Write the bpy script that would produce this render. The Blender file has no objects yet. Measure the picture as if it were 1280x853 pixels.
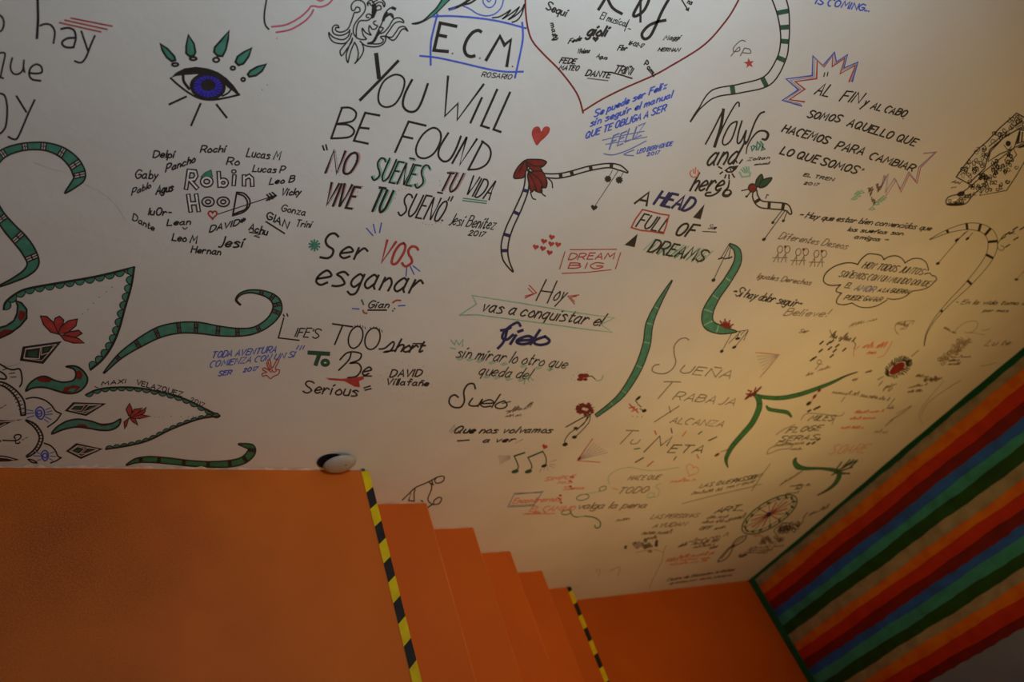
import bpy, bmesh, math, random
from mathutils import Vector, Matrix
random.seed(7)
SC = bpy.context.scene
COL = SC.collection

# ------------------------------------------------------------------ camera
CAM = Vector((-0.83147, -1.32584, 1.75067))
ROWS = ((0.84337066, -0.31704029, 0.43383337),      # image right
        (0.10791117, -0.69100062, -0.71475403),     # image down
        (0.52638495, 0.64961804, -0.54855746))      # viewing direction
FPX = 857.525
cd = bpy.data.cameras.new('camera'); cam = bpy.data.objects.new('camera', cd); COL.objects.link(cam)
r, d, v = (Vector(a) for a in ROWS)
M3 = Matrix((r, -d, -v)).transposed()
cam.matrix_world = Matrix.Translation(CAM) @ M3.to_4x4()
cd.sensor_width = 36; cd.sensor_fit = 'HORIZONTAL'; cd.lens = FPX / 1280 * 36
cd.clip_start = 0.02; cd.clip_end = 50
cd.dof.use_dof = True; cd.dof.focus_distance = 1.62; cd.dof.aperture_fstop = 2.8
SC.camera = cam

# ------------------------------------------------------------------ world, lamps, exposure
w = bpy.data.worlds.new('world'); SC.world = w; w.use_nodes = True
w.node_tree.nodes['Background'].inputs[0].default_value = (0.9, 0.93, 1.0, 1)
w.node_tree.nodes['Background'].inputs[1].default_value = 0.25
def area(name, loc, target, size, energy, color, sizey=None, spread=180):
    l = bpy.data.lights.new(name, 'AREA'); l.energy = energy; l.color = color; l.size = size
    if sizey: l.shape = 'RECTANGLE'; l.size_y = sizey
    l.spread = math.radians(spread)
    o = bpy.data.objects.new(name, l); COL.objects.link(o); o.location = loc
    o.rotation_euler = (Vector(target) - Vector(loc)).to_track_quat('-Z', 'Y').to_euler()
    return o
area('stairwell_daylight', (-0.3, -0.95, 2.85), (-0.2, 0.0, 1.75), 0.5, 9.8, (0.66, 0.84, 1.0), 0.4, 100)
area('hall_lamp', (1.6, -1.95, 0.75), (1.4, 0.0, 0.5), 0.5, 9.9, (1.0, 0.62, 0.19), 0.5, 130)
SC.view_settings.view_transform = 'Standard'; SC.view_settings.look = 'None'
SC.view_settings.gamma = 1; SC.view_settings.use_curve_mapping = False
SC.view_settings.exposure = 0.0

# ------------------------------------------------------------------ materials
def lin(c):
    c /= 255.0
    return c / 12.92 if c <= 0.04045 else ((c + 0.055) / 1.055) ** 2.4
def rgb(c): return (lin(c[0]), lin(c[1]), lin(c[2]), 1)
MATS = {}
def paint(name, base, alt=None, rough=0.6, scale=6, bump=0.15, bscale=90, lo=0.35, hi=0.7, alt2=None, scale2=40, spec=0.3):
    """procedural paint: a base colour, stains of a second colour, fine relief"""
    m = bpy.data.materials.new(name); m.use_nodes = True; nt = m.node_tree; N = nt.nodes; L = nt.links
    b = N['Principled BSDF']; b.inputs['Roughness'].default_value = rough
    b.inputs['Specular IOR Level'].default_value = spec
    tc = N.new('ShaderNodeTexCoord')
    def noise(s, det=6):
        n = N.new('ShaderNodeTexNoise'); n.inputs['Scale'].default_value = s; n.inputs['Detail'].default_value = det
        L.new(tc.outputs['Object'], n.inputs['Vector']); return n
    cur = None
    if alt:
        n = noise(scale); rp = N.new('ShaderNodeMapRange'); rp.inputs[1].default_value = lo; rp.inputs[2].default_value = hi
        L.new(n.outputs[0], rp.inputs[0]); mx = N.new('ShaderNodeMix'); mx.data_type = 'RGBA'
        mx.inputs[6].default_value = rgb(base); mx.inputs[7].default_value = rgb(alt)
        L.new(rp.outputs[0], mx.inputs[0]); cur = mx.outputs[2]
        if alt2:
            n2 = noise(scale2, 8); r2 = N.new('ShaderNodeMapRange'); r2.inputs[1].default_value = 0.56; r2.inputs[2].default_value = 0.72
            L.new(n2.outputs[0], r2.inputs[0]); m2 = N.new('ShaderNodeMix'); m2.data_type = 'RGBA'
            m2.inputs[7].default_value = rgb(alt2); L.new(cur, m2.inputs[6]); L.new(r2.outputs[0], m2.inputs[0]); cur = m2.outputs[2]
        L.new(cur, b.inputs['Base Color'])
    else: b.inputs['Base Color'].default_value = rgb(base)
    if bump:
        nb = noise(bscale, 4); bp = N.new('ShaderNodeBump'); bp.inputs['Strength'].default_value = bump; bp.inputs['Distance'].default_value = 0.002
        L.new(nb.outputs[0], bp.inputs['Height']); L.new(bp.outputs[0], b.inputs['Normal'])
    MATS[name] = m; return m
paint('white_plaster', (226, 222, 214), (216, 210, 200), 0.7, 2.5, 0.35, 38)
paint('orange_paint', (216, 102, 20), (200, 90, 18), 0.6, 2.0, 0.25, 45, 0.3, 0.75)
paint('orange_floor', (222, 110, 24), (202, 94, 20), 0.6, 1.6, 0.25, 45, 0.3, 0.75)
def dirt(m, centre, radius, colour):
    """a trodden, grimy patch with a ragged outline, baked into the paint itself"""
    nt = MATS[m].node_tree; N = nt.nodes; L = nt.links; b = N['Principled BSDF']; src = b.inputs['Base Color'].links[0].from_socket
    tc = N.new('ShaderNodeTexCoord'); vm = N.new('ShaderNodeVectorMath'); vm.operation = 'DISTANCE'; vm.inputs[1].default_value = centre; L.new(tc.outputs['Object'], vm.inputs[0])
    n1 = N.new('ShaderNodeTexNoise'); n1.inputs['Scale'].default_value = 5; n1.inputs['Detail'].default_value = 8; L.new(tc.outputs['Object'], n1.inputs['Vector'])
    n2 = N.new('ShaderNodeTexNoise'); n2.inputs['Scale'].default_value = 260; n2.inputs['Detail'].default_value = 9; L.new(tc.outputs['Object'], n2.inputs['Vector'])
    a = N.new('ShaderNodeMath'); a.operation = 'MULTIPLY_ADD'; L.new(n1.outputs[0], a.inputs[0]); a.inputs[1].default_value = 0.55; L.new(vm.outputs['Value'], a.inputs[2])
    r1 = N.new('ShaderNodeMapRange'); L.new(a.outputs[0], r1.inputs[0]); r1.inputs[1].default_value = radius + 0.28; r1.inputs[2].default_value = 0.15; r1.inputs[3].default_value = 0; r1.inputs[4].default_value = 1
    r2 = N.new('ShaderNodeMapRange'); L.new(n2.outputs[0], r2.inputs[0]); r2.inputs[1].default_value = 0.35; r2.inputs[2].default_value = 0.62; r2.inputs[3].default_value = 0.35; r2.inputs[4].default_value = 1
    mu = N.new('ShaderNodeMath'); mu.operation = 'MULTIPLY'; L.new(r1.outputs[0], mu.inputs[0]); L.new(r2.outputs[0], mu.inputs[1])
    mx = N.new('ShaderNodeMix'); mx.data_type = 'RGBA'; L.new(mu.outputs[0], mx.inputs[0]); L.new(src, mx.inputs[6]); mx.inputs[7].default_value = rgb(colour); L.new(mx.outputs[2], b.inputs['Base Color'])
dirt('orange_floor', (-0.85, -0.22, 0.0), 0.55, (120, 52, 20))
paint('orange_edge', (228, 118, 44), (208, 98, 28), 0.5, 9, 0.3, 60)
paint('grey_paint', (126, 140, 168), (116, 130, 156), 0.6, 5, 0.1)
paint('ceiling_paint', (225, 222, 215), None, 0.8, bump=0)
paint('chipped_plaster', (252, 244, 236), (226, 190, 165), 0.9, 40, 0.6, 120)
paint('tape_yellow', (232, 200, 10), (214, 180, 8), 0.4, 30, 0.1)
paint('tape_black', (28, 28, 32), (40, 38, 40), 0.4, 30, 0.1)
paint('white_plastic', (184, 174, 158), (168, 154, 134), 0.35, 12, 0.02)
paint('dark_hollow', (14, 12, 11), None, 0.8, bump=0)
paint('dark_grey_metal', (70, 70, 74), None, 0.45, bump=0)
for nm, c, c2 in (('tan', (158, 148, 124), (130, 118, 96)), ('orange', (206, 120, 16), (192, 88, 14)), ('red', (184, 48, 12), (164, 36, 12)),
                  ('maroon', (120, 22, 12), (94, 16, 14)), ('blue', (40, 102, 206), (38, 80, 164)), ('teal', (58, 152, 150), (44, 124, 118)),
                  ('dark_green', (26, 78, 24), (16, 58, 18)), ('border_green', (14, 92, 62), (10, 78, 52))):
    paint('stripe_' + nm, c, c2, 0.65, 14, 0.35, 55)
INK = dict(K=(46, 42, 39), g=(116, 102, 86), h=(158, 142, 122), B=(72, 92, 188), b=(108, 118, 172), V=(60, 52, 182), R=(174, 66, 60), r=(208, 122, 96), D=(126, 44, 42),
           G=(72, 134, 114), l=(132, 178, 154), E=(48, 84, 62), N=(44, 46, 92), P=(190, 84, 102), W=(206, 194, 186), T=(56, 118, 76), p=(188, 140, 132), q=(160, 150, 160), m=(190, 194, 180), O=(224, 219, 211))
INKNAME = dict(K='black', g='faded_black', h='pale_black', B='blue', b='pale_blue', V='violet_blue', R='red', r='pale_red', D='dark_red', G='green', l='pale_green',
               E='dark_green', N='navy', P='pink_red', W='bare_plaster', T='grass_green', p='pink', q='lilac_grey', m='mint', O='plaster_white')
for k, c in INK.items():
    paint('ink_' + INKNAME[k], c, tuple(min(255, int(x * 1.12 + 6)) for x in c), 0.6, 60, 0.0)

# ------------------------------------------------------------------ mesh helpers
def mesh_obj(name, verts, faces, mats, parent=None, fm=None, smooth=False):
    me = bpy.data.meshes.new(name); me.from_pydata([tuple(p) for p in verts], [], faces)
    for m in (mats if isinstance(mats, (list, tuple)) else [mats]): me.materials.append(MATS[m])
    if fm:
        for pl, k in zip(me.polygons, fm): pl.material_index = k
    if smooth:
        for pl in me.polygons: pl.use_smooth = True
    me.update(); o = bpy.data.objects.new(name, me); COL.objects.link(o)
    if parent: o.parent = parent
    return o
def box(name, x0, x1, y0, y1, z0, z1, mat, parent=None, bevel=0.0, edge=None):
    bm = bmesh.new(); bmesh.ops.create_cube(bm, size=1)
    for q in bm.verts: q.co = Vector(((x0 + x1) / 2 + q.co.x * (x1 - x0), (y0 + y1) / 2 + q.co.y * (y1 - y0), (z0 + z1) / 2 + q.co.z * (z1 - z0)))
    if bevel: bmesh.ops.bevel(bm, geom=bm.edges[:], offset=bevel, segments=3, affect='EDGES', profile=0.5)
    if edge:
        bm.normal_update()
        for q in bm.faces:
            if max(abs(c) for c in q.normal) < 0.97: q.material_index = 1
    me = bpy.data.meshes.new(name); bm.to_mesh(me); bm.free(); me.materials.append(MATS[mat])
    if edge: me.materials.append(MATS[edge])
    o = bpy.data.objects.new(name, me); COL.objects.link(o)
    if parent: o.parent = parent
    return o
def on_plane(px, py, ax, val):
    dr = r * ((px - 640) / FPX) + d * ((py - 426.5) / FPX) + v
    return CAM + dr * ((val - CAM[ax]) / dr[ax])

# ------------------------------------------------------------------ the setting
WX = 2.964          # right wall
WL, YN, ZC = -2.3, -2.6, 3.1
ZL = -1.122         # lower landing
steps = [(0.006, 0.0), (0.296, -0.190), (0.573, -0.366), (0.853, -0.568), (1.133, -0.765), (1.416, -0.958)]
back = box('wall_back', WL - 0.1, WX + 0.1, 0.0, 0.12, ZL - 0.1, ZC, 'white_plaster'); back['kind'] = 'structure'
right = box('wall_right', WX, WX + 0.12, YN, 0.0, ZL - 0.1, ZC, 'grey_paint'); right['kind'] = 'structure'
left = box('wall_left', WL - 0.12, WL, YN, 0.0, -0.1, ZC, 'white_plaster'); left['kind'] = 'structure'
front = box('wall_front', WL - 0.1, WX + 0.1, YN - 0.12, YN, ZL - 0.1, ZC, 'white_plaster'); front['kind'] = 'structure'
ceil = box('ceiling', WL - 0.1, WX + 0.1, YN - 0.1, 0.1, ZC, ZC + 0.1, 'ceiling_paint'); ceil['kind'] = 'structure'
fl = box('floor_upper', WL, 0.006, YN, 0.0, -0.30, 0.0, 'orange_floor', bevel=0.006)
for q in fl.data.vertices:
    if q.co.x > -0.1: q.co.x -= 0.024 * q.co.y
    elif q.co.x < -0.1: pass; fl['kind'] = 'structure'
fl['label'] = 'orange painted upper landing floor with dark scuffs'
fl2 = box('floor_lower', 1.40, WX, YN, 0.0, ZL - 0.1, ZL, 'orange_paint'); fl2['kind'] = 'structure'
fl2['label'] = 'orange painted lower landing floor at the foot of the steps'
st = bpy.data.objects.new('stairs', None); COL.objects.link(st); st['kind'] = 'structure'
for i in range(1, 6):
    x0 = steps[i - 1][0] - 0.02; x1, z = steps[i]
    box('step', x0, x1, YN, 0.0, z - 0.34, z, 'orange_paint', st, bevel=0.007, edge='orange_edge')
# chipped plaster line where the back wall meets the upper landing
def chips(name, x0, x1, z, hmax, seed):
    rd = random.Random(seed); vs = []; fs = []; x = x0; y = -0.0022
    while x < x1:
        h = max(0.0, rd.gauss(0.45, 0.35)) * hmax; vs += [(x, y, z - 0.003), (x, y, z + 0.001 + h)]; x += rd.uniform(0.006, 0.018)
    for k in range(0, len(vs) - 2, 2): fs.append((k, k + 2, k + 3, k + 1))
    o = mesh_obj(name, vs, fs, 'chipped_plaster', back); return o
o = chips('chipped_plaster_edge', -1.25, -0.17, 0.0, 0.014, 3); o['label'] = 'ragged chipped white plaster line along the landing'
for i in range(1, 6):
    chips('chipped_plaster_edge', steps[i - 1][0] + 0.02, steps[i][0] - 0.01, steps[i][1], 0.0045, 10 + i)
chips('chipped_plaster_edge', 1.45, WX - 0.02, ZL, 0.004, 30)

# painted stripes on the right wall, skirting and corner border
yb = [0.0, -0.022, -0.066, -0.121, -0.180, -0.233, -0.278, -0.325, -0.385, -0.442, -0.487, -0.543, -0.591, -0.633, -0.686, -0.738, -0.783, -0.833, -0.892, -0.930]
cols = ['border_green', 'tan', 'orange', 'red', 'maroon', 'blue', 'teal', 'dark_green', 'tan', 'orange', 'red', 'maroon', 'blue', 'teal', 'dark_green', 'tan', 'orange', 'red', 'maroon']
PL = {'border_green': 'narrow dark green border stripe in the corner'}
def edge_wob(k):
    rd = random.Random(100 + k); amp = 0.0025 if 0 < k < 19 else 0.0008
    ph = [rd.uniform(0, 6.28) for _ in range(3)]
    return lambda z: amp * (math.sin(z * 9 + ph[0]) + 0.6 * math.sin(z * 23 + ph[1]) + 0.35 * math.sin(z * 61 + ph[2]))
wob = [edge_wob(k) for k in range(20)]
rdz = random.Random(5)
for k, c in enumerate(cols):
    vs = []; fs = []; n = 150; th = 0.0035 + 0.0012 * (k % 3)
    saw = c in ('maroon', 'tan')
    for j in range(n + 1):
        z = ZL + (1.9 - ZL) * j / n
        a = yb[k] + (wob[k](z) if k else 0); b_ = yb[k + 1] + wob[k + 1](z)
        if saw and j % 4 < 2: b_ -= 0.0035 * (1 - (j % 2) * 0.6)
        vs += [(WX - th, a, z), (WX - th, b_, z), (WX, a + 0.0005, z), (WX, b_ - 0.0005, z)]
    for j in range(n):
        q = 4 * j; u = q + 4
        fs += [(q, q + 1, u + 1, u), (q + 2, u + 2, u + 3, q + 3), (q, u, u + 2, q + 2), (q + 1, q + 3, u + 3, u + 1)]
    s = mesh_obj('stripe', vs, fs, 'stripe_' + c, right)
    which = cols[:k + 1].count(c)
    s['label'] = PL.get(c, '%s vertical painted stripe, %s from the corner' % (c.replace('_', ' '), ('first', 'second', 'third')[which - 1]))
vs = []; fs = []; n = 60
for j in range(n + 1):
    z = ZL + (1.9 - ZL) * j / n; wd = 0.003 + 0.026 * max(0, min(1, (z + 0.55) / 0.8)) + 0.002 * math.sin(z * 31) + 0.0015 * math.sin(z * 11)
    vs += [(WX - max(0.001, wd), -0.0012, z), (WX, -0.0012, z)]
for j in range(n): fs.append((2 * j, 2 * j + 1, 2 * j + 3, 2 * j + 2))
bs = mesh_obj('border_stripe', vs, fs, 'stripe_border_green', back); bs['label'] = 'green border paint lapping onto the white wall at the corner'
sk = box('baseboard_right', WX - 0.014, WX - 0.0002, -0.94, -0.002, ZL, ZL + 0.045, 'stripe_border_green', bevel=0.003); sk['kind'] = 'structure'

# hazard tape on the two nosings
def hazard(name, label, z, E0, E1, bands, near, first=None):
    """E0, E1: x of the two edges at the wall and drift per metre; bands: y ranges of black at left edge"""
    vs = []; fs = []; fm = []
    (xl, xr, drift) = E0
    def P(s, y, dz=0.0): return (xl + (xr - xl) * s + drift * y, y, z + dz)
    ys = []
    y = -0.004; slant = bands[2]; black = bands[3]
    while y > near:
        L = first or (bands[1] if black else bands[0]); first = None
        y2 = y - L
        k = len(vs); T = 0.0016
        a0, a1 = y - (0 if y > -0.005 else 0), y2
        pts = [P(0, a0 - (slant if k else 0), T), P(1, a0, T), P(1, a1, T), P(0, a1 - slant, T)]
        vs += pts + [P(1, a0, -0.012), P(1, a1, -0.012)]
        fs += [(k, k + 1, k + 2, k + 3), (k + 1, k + 4, k + 5, k + 2)]; fm += [int(black)] * 2
        black = not black; y = y2
    # skirt so that the strip has a thickness
    k = len(vs); vs += [P(0, -0.004, 0), P(0, y - slant, 0), P(0, -0.004, 0.0016), P(0, y - slant, 0.0016)]; fs.append((k, k + 2, k + 3, k + 1)); fm.append(0)
    o = mesh_obj(name, vs, fs, ['tape_yellow', 'tape_black'], None, fm)
    o['label'] = label; o['category'] = 'tape'; o['group'] = 'hazard tapes on the stair edges'
    return o
hazard('hazard_tape', 'yellow and black hazard tape along the edge of the upper landing', 0.0, (-0.0205, 0.0065, -0.024), None, (0.064, 0.062, 0.022, False), -1.9)
hazard('hazard_tape', 'yellow and black hazard tape on the lowest step edge beside the lower landing', steps[5][1], (1.390, 1.4175, 0.0), None, (0.066, 0.064, 0.010, True), -1.9, 0.018)

# the small white oval cover low on the wall
def oval_cover():
    t = bpy.data.objects.new('oval_cover', None); COL.objects.link(t); t.location = (-0.122, 0.0, 0.050)
    t['label'] = 'small white oval cap over a dark hollow at the foot of the wall'; t['category'] = 'wall cap'
    def disc(rx, rz, y0, y1, dome, seg=40, rings=6, off=(0, 0), rot=0.0):
        vs = []; fs = []
        for j in range(rings + 1):
            a = j / rings; rr = math.cos(a * math.pi / 2); yy = y0 + (y1 - y0) * 0.35 - dome * math.sin(a * math.pi / 2)
            for i in range(seg):
                th = 2 * math.pi * i / seg; x = rx * rr * math.cos(th); z = rz * rr * math.sin(th)
                vs.append((off[0] + x * math.cos(rot) - z * math.sin(rot), yy, off[1] + x * math.sin(rot) + z * math.cos(rot)))
        base = len(vs)
        for i in range(seg):
            th = 2 * math.pi * i / seg; x = rx * .96 * math.cos(th); z = rz * .96 * math.sin(th)
            vs.append((off[0] + x * math.cos(rot) - z * math.sin(rot), y0, off[1] + x * math.sin(rot) + z * math.cos(rot)))
        for j in range(rings):
            for i in range(seg):
                k = (i + 1) % seg; fs.append((j * seg + i, j * seg + k, (j + 1) * seg + k, (j + 1) * seg + i))
        for i in range(seg):
            k = (i + 1) % seg; fs.append((base + i, base + k, k, i))
        return vs, fs
    vs, fs = disc(0.043, 0.036, 0.0, -0.010, 0.001, off=(-0.012, -0.003)); o = mesh_obj('dark_hollow', vs, fs, 'dark_hollow', t, smooth=True)
    vs, fs = disc(0.052, 0.041, -0.012, -0.018, 0.018, off=(0.014, 0.0), rot=0.4); mesh_obj('cap', vs, fs, 'white_plastic', t, smooth=True)
    vs, fs = disc(0.0022, 0.0022, -0.030, -0.0325, 0.001, seg=12, rings=2, off=(0.026, 0.014)); mesh_obj('screw', vs, fs, 'dark_grey_metal', t)
oval_cover()
o = box('corner_clip', -0.019, -0.009, -0.008, -0.001, 0.0018, 0.009, 'dark_grey_metal', bevel=0.002)
o['label'] = 'tiny grey metal clip at the wall end of the upper tape'; o['category'] = 'clip'

# ------------------------------------------------------------------ marker drawings on the back wall
F = [0, 0, 1.0]
def fr(x0, y0, s): F[0], F[1], F[2] = x0, y0, s
class Ink: pass
cur = Ink(); LAYER = [0]
def d_(name, label):
    """start a new drawing: a part of the wall"""
    flush(); cur.root = None; cur.name = name; cur.label = label; cur.buf = {}; cur.sub = False; LAYER[0] = 0
def s_(name, label=None):
    """start a piece of the current drawing"""
    flush(); cur.name = name; cur.label = label; cur.buf = {}; cur.sub = True
def flush():
    if not getattr(cur, 'buf', None): return
    vs = []; fs = []; fm = []; mats = []
    for col, (pv, pf) in cur.buf.items():
        k = len(vs); vs += pv; fs += [tuple(i + k for i in f_) for f_ in pf]; mats.append('ink_' + INKNAME[col]); fm += [len(mats) - 1] * len(pf)
    o = mesh_obj(cur.name, vs, fs, mats, cur.root if (cur.sub and cur.root) else back, fm)
    if cur.label: o['label'] = cur.label
    if not cur.sub or not cur.root: cur.root = o
    cur.buf = {}
def emit(col, pts, faces):
    LAYER[0] += 1; y = -0.0003 - LAYER[0] * 1.2e-6
    pv, pf = cur.buf.setdefault(col, ([], [])); k = len(pv)
    for (x, z_) in pts:
        q = on_plane(x, z_, 1, y); pv.append((q.x, q.y, q.z))
    pf += [tuple(i + k for i in f_) for f_ in faces]
def P2(L): return [(F[0] + L[i] / F[2], F[1] + L[i + 1] / F[2]) for i in range(0, len(L), 2)]
def cr(pts, closed=False, n=5):
    if len(pts) < 3: return pts
    out = []; N = len(pts); rng = range(N if closed else N - 1)
    for i in rng:
        p0 = pts[i - 1] if (closed or i) else pts[0]; p1 = pts[i]; p2 = pts[(i + 1) % N]
        p3 = pts[(i + 2) % N] if (closed or i + 2 < N) else pts[-1]
        for j in range(n):
            t = j / n; t2 = t * t; t3 = t2 * t
            out.append(tuple(0.5 * (2 * p1[a] + (p2[a] - p0[a]) * t + (2 * p0[a] - 5 * p1[a] + 4 * p2[a] - p3[a]) * t2 + (3 * p1[a] - p0[a] - 3 * p2[a] + p3[a]) * t3) for a in (0, 1)))
    out.append(out[0] if closed else pts[-1]); return out
def ribbon(col, pts, w, closed=False):
    if not pts: return
    x, y = pts[len(pts) // 2]; u = max(0.0, min(1.0, ((x - 700) * 0.6 + (y - 400) * 1.0) / 260)); u = u if x > 600 else 0.0
    k = 1.14 - 0.50 * u; w = [q * k for q in w] if isinstance(w, list) else w * k
    pts = [q for i, q in enumerate(pts) if i == 0 or math.hypot(q[0] - pts[i - 1][0], q[1] - pts[i - 1][1]) > 0.05]
    n = len(pts)
    if n < 2: 
        if n == 1: x, y = pts[0]; emit(col, [(x - w / 2, y - w / 2), (x + w / 2, y - w / 2), (x + w / 2, y + w / 2), (x - w / 2, y + w / 2)], [(0, 3, 2, 1)])
        return
    ws = w if isinstance(w, list) else None; vs = []
    for i, (x, y) in enumerate(pts):
        a = pts[i - 1] if i else (pts[-2] if closed else None); b = pts[i + 1] if i < n - 1 else (pts[1] if closed else None)
        d1 = d2 = None
        if a: l = math.hypot(x - a[0], y - a[1]) or 1; d1 = ((x - a[0]) / l, (y - a[1]) / l)
        if b: l = math.hypot(b[0] - x, b[1] - y) or 1; d2 = ((b[0] - x) / l, (b[1] - y) / l)
        ex = 0
        if not d1: d1 = d2; ex = -1
        if not d2: d2 = d1; ex = 1
        tx, ty = d1[0] + d2[0], d1[1] + d2[1]; l = math.hypot(tx, ty)
        if l < 0.3: tx, ty = -d1[1], d1[0]; l = 1.0; k = 1.0; tx, ty = d1
        else: tx /= l; ty /= l; k = min(1.6, 2.0 / l)
        ww = (ws[min(len(ws) - 1, int(i / (n - 1) * (len(ws) - 1) + .5))] if ws else w) / 2
        if ws:
            u = i / (n - 1) * (len(ws) - 1); j = min(len(ws) - 2, int(u)); ww = (ws[j] + (ws[j + 1] - ws[j]) * (u - j)) / 2
        x += tx * ex * ww * .7; y += ty * ex * ww * .7
        vs += [(x - ty * ww * k, y + tx * ww * k), (x + ty * ww * k, y - tx * ww * k)]
    emit(col, vs, [(2 * i, 2 * i + 1, 2 * i + 3, 2 * i + 2) for i in range(n - 1)])
def p(col, w, L, sm=True, closed=False):
    q = P2(L); ribbon(col, cr(q, closed) if sm else (q + [q[0]] if closed else q), w, closed)
def pl(col, w, *Ls):
    for L in Ls: p(col, w, L, False)
def ps(col, w, *Ls):
    for L in Ls: p(col, w, L, True)
def f(col, L, sm=False, raw=None):
    q = raw or P2(L)
    if sm: q = cr(q, True)[:-1]
    emit(col, q, [tuple(range(len(q)))])
def fo(col, oc, w, L, sm=True):
    f(col, L, sm); p(oc, w, L, sm, True)
def ell(cx, cy, rx, ry, a=0, n=20):
    a = math.radians(a); return [c for i in range(n) for th in [2 * math.pi * i / n] for c in (cx + rx * math.cos(th) * math.cos(a) - ry * math.sin(th) * math.sin(a), cy + rx * math.cos(th) * math.sin(a) + ry * math.sin(th) * math.cos(a))]
def dots(col, w, L):
    for (x, y) in P2(L): emit(col, [(x + w / 2 * math.cos(k * 1.0472), y + w / 2 * math.sin(k * 1.0472)) for k in range(6)], [(0, 1, 2, 3, 4, 5)])
def heart(col, cx, cy, s, a=0, outline=None):
    a = math.radians(a); L = []
    for i in range(24):
        t = 2 * math.pi * i / 24; x = 16 * math.sin(t) ** 3; y = -(13 * math.cos(t) - 5 * math.cos(2 * t) - 2 * math.cos(3 * t) - math.cos(4 * t))
        x *= s / 32; y *= s / 32; L += [cx + x * math.cos(a) - y * math.sin(a), cy + x * math.sin(a) + y * math.cos(a)]
    if outline: p(col, outline, L, False, True)
    else: f(col, L)

GL = {
'A': '003960 1353', 'B': '0009 ~093958563505 ~055563513000', 'C': '~684929060320406 1', 'D': '0009 ~093967633000', 'E': '59090050 0545', 'F': '590900 0545',
'G': '~68492906032040626434', 'H': '0900 6960 0565', 'I': '0900', 'J': '~494330100 2', 'K': '0900 590460', 'L': '090050', 'M': '0019437980', 'N': '00096069',
'O': '~391805113051655839', 'P': '0009 ~0949674404', 'Q': '~391805113051655839 4270', 'R': '0009 ~0949674404 3460', 'S': '~68491907254462402001', 'T': '0969 3930',
'U': '~09031130516369', 'V': '093069', 'W': '0920466089', 'X': '0960 6900', 'Y': '093469 3430', 'Z': '09690060',
'a': '~442503012042 454150', 'b': '0900 ~032543412001', 'c': '~442503012041', 'd': '~442503012042 4940', 'e': '~0243442503012041', 'f': '~48392820 0545',
'g': '~442503012042 ~45424b2c0b', 'h': '0900 ~03254440', 'i': '0500 0718', 'j': '~25212b0c 2738', 'k': '0900 4502 1340', 'l': '0900', 'm': '0500 ~03253330 ~33556360',
'n': '0500 ~03254340', 'o': '~25030120414325', 'p': '050c ~032543412001', 'q': '~442503012042 454c', 'r': '0500 ~022544', 's': '~44250423412000', 't': '~18112031 0535',
'u': '~0501204145 4540', 'v': '052045', 'w': '0510345065', 'x': '0540 4500', 'y': '0521 450c', 'z': '05450040',
'0': '~391805113051655839', '1': '182820', '2': '~072948460000 0050', '3': '~08294825 ~2545422001', '4': '3930 390353', '5': '5909053543412000', '6': '~4915020020414405', '7': '095910', '8': '~351739573502306235', '9': '~56351739585 0',
'.': '0001', ',': '010a', "'": '0907', '"': '0907 2927', '!': '0903 0001', '-': '0434', '~': '~04253445', '=': '0353 0656', '*': '0347 0743 2822 0555', '?': '~08294825 2523 2021', '&': '~6009274936010040 64'}
GL['Ñ'] = GL['N'] + ' 1b5b'.replace('b', 'B'); GL['ñ'] = GL['n'] + ' 1747'; GL['ü'] = GL['u'] + ' 0708 3738'; GL['á'] = GL['a'] + ' 2739'
YV = {c: i for i, c in enumerate('0123456789')}; YV.update(a=-1, b=-2, c=-3, B=11, A=10)
def glyph(ch):
    s = GL.get(ch)
    if s is None: return None
    toks = s.split(' '); out = []; pend = ''
    for tk in toks:
        sm = tk.startswith('~'); tk = tk[1:] if sm else tk
        if len(tk) % 2: pend = tk; out.append((sm, pend)); continue
        if out and len(out[-1][1]) % 2: out[-1] = (out[-1][0], out[-1][1] + tk); continue
        out.append((sm, tk))
    fin = []
    for sm, tk in out:
        if len(tk) % 2: tk = tk[:-1]
        fin.append((sm, [(int(tk[i]), YV.get(tk[i + 1], 0)) for i in range(0, len(tk), 2)]))
    return fin
GC = {c: glyph(c) for c in GL}
def t(s, x0, y0, x1, y1, h, lean=0, col='K', w=1.3, jit=0.35, sp=2.2, bend=0, cols=None):
    """hand lettering: baseline from (x0,y0) to (x1,y1) and cap height h in the current frame; lean in degrees off the wall's vertical"""
    (ax, ay), (bx, by) = P2([x0, y0, x1, y1]); h = h / F[2]; w = min(w, 0.13 * h + 0.45)
    adv = []; X = 0
    for ch in s:
        g = GC.get(ch)
        if ch == ' ' or g is None: adv.append((None, X)); X += 3.6
        else:
            wd = max(q[0] for _, st_ in g for q in st_); adv.append((g, X)); X += wd + sp
    tot = max(X - sp, 1); rd = random.Random(sum(map(ord, s)) + int(x0))
    th0 = math.radians(lean)
    for ci, (g, X) in enumerate(adv):
        if g is None: continue
        jx, jy, jh = rd.uniform(-jit, jit), rd.uniform(-jit, jit), 1 + rd.uniform(-.06, .06) * (jit > 0)
        cc = (cols[ci] if cols and ci < len(cols) else col)
        for sm, st_ in g:
            pts = []
            for gx, gy in st_:
                u = (X + gx + jx) / tot; mx = ax + (bx - ax) * u; my = ay + (by - ay) * u + bend * 4 * u * (1 - u)
                ux, uy = mx + 140, my - 1646; l = math.hypot(ux, uy); ux /= l; uy /= l
                if lean: ux, uy = ux * math.cos(th0) - uy * math.sin(th0), ux * math.sin(th0) + uy * math.cos(th0)
                k = h * jh * (gy + jy * .6) / 9.0
                pts.append((mx + ux * k, my + uy * k))
            ribbon(cc, cr(pts, n=4) if sm else pts, w)
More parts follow.
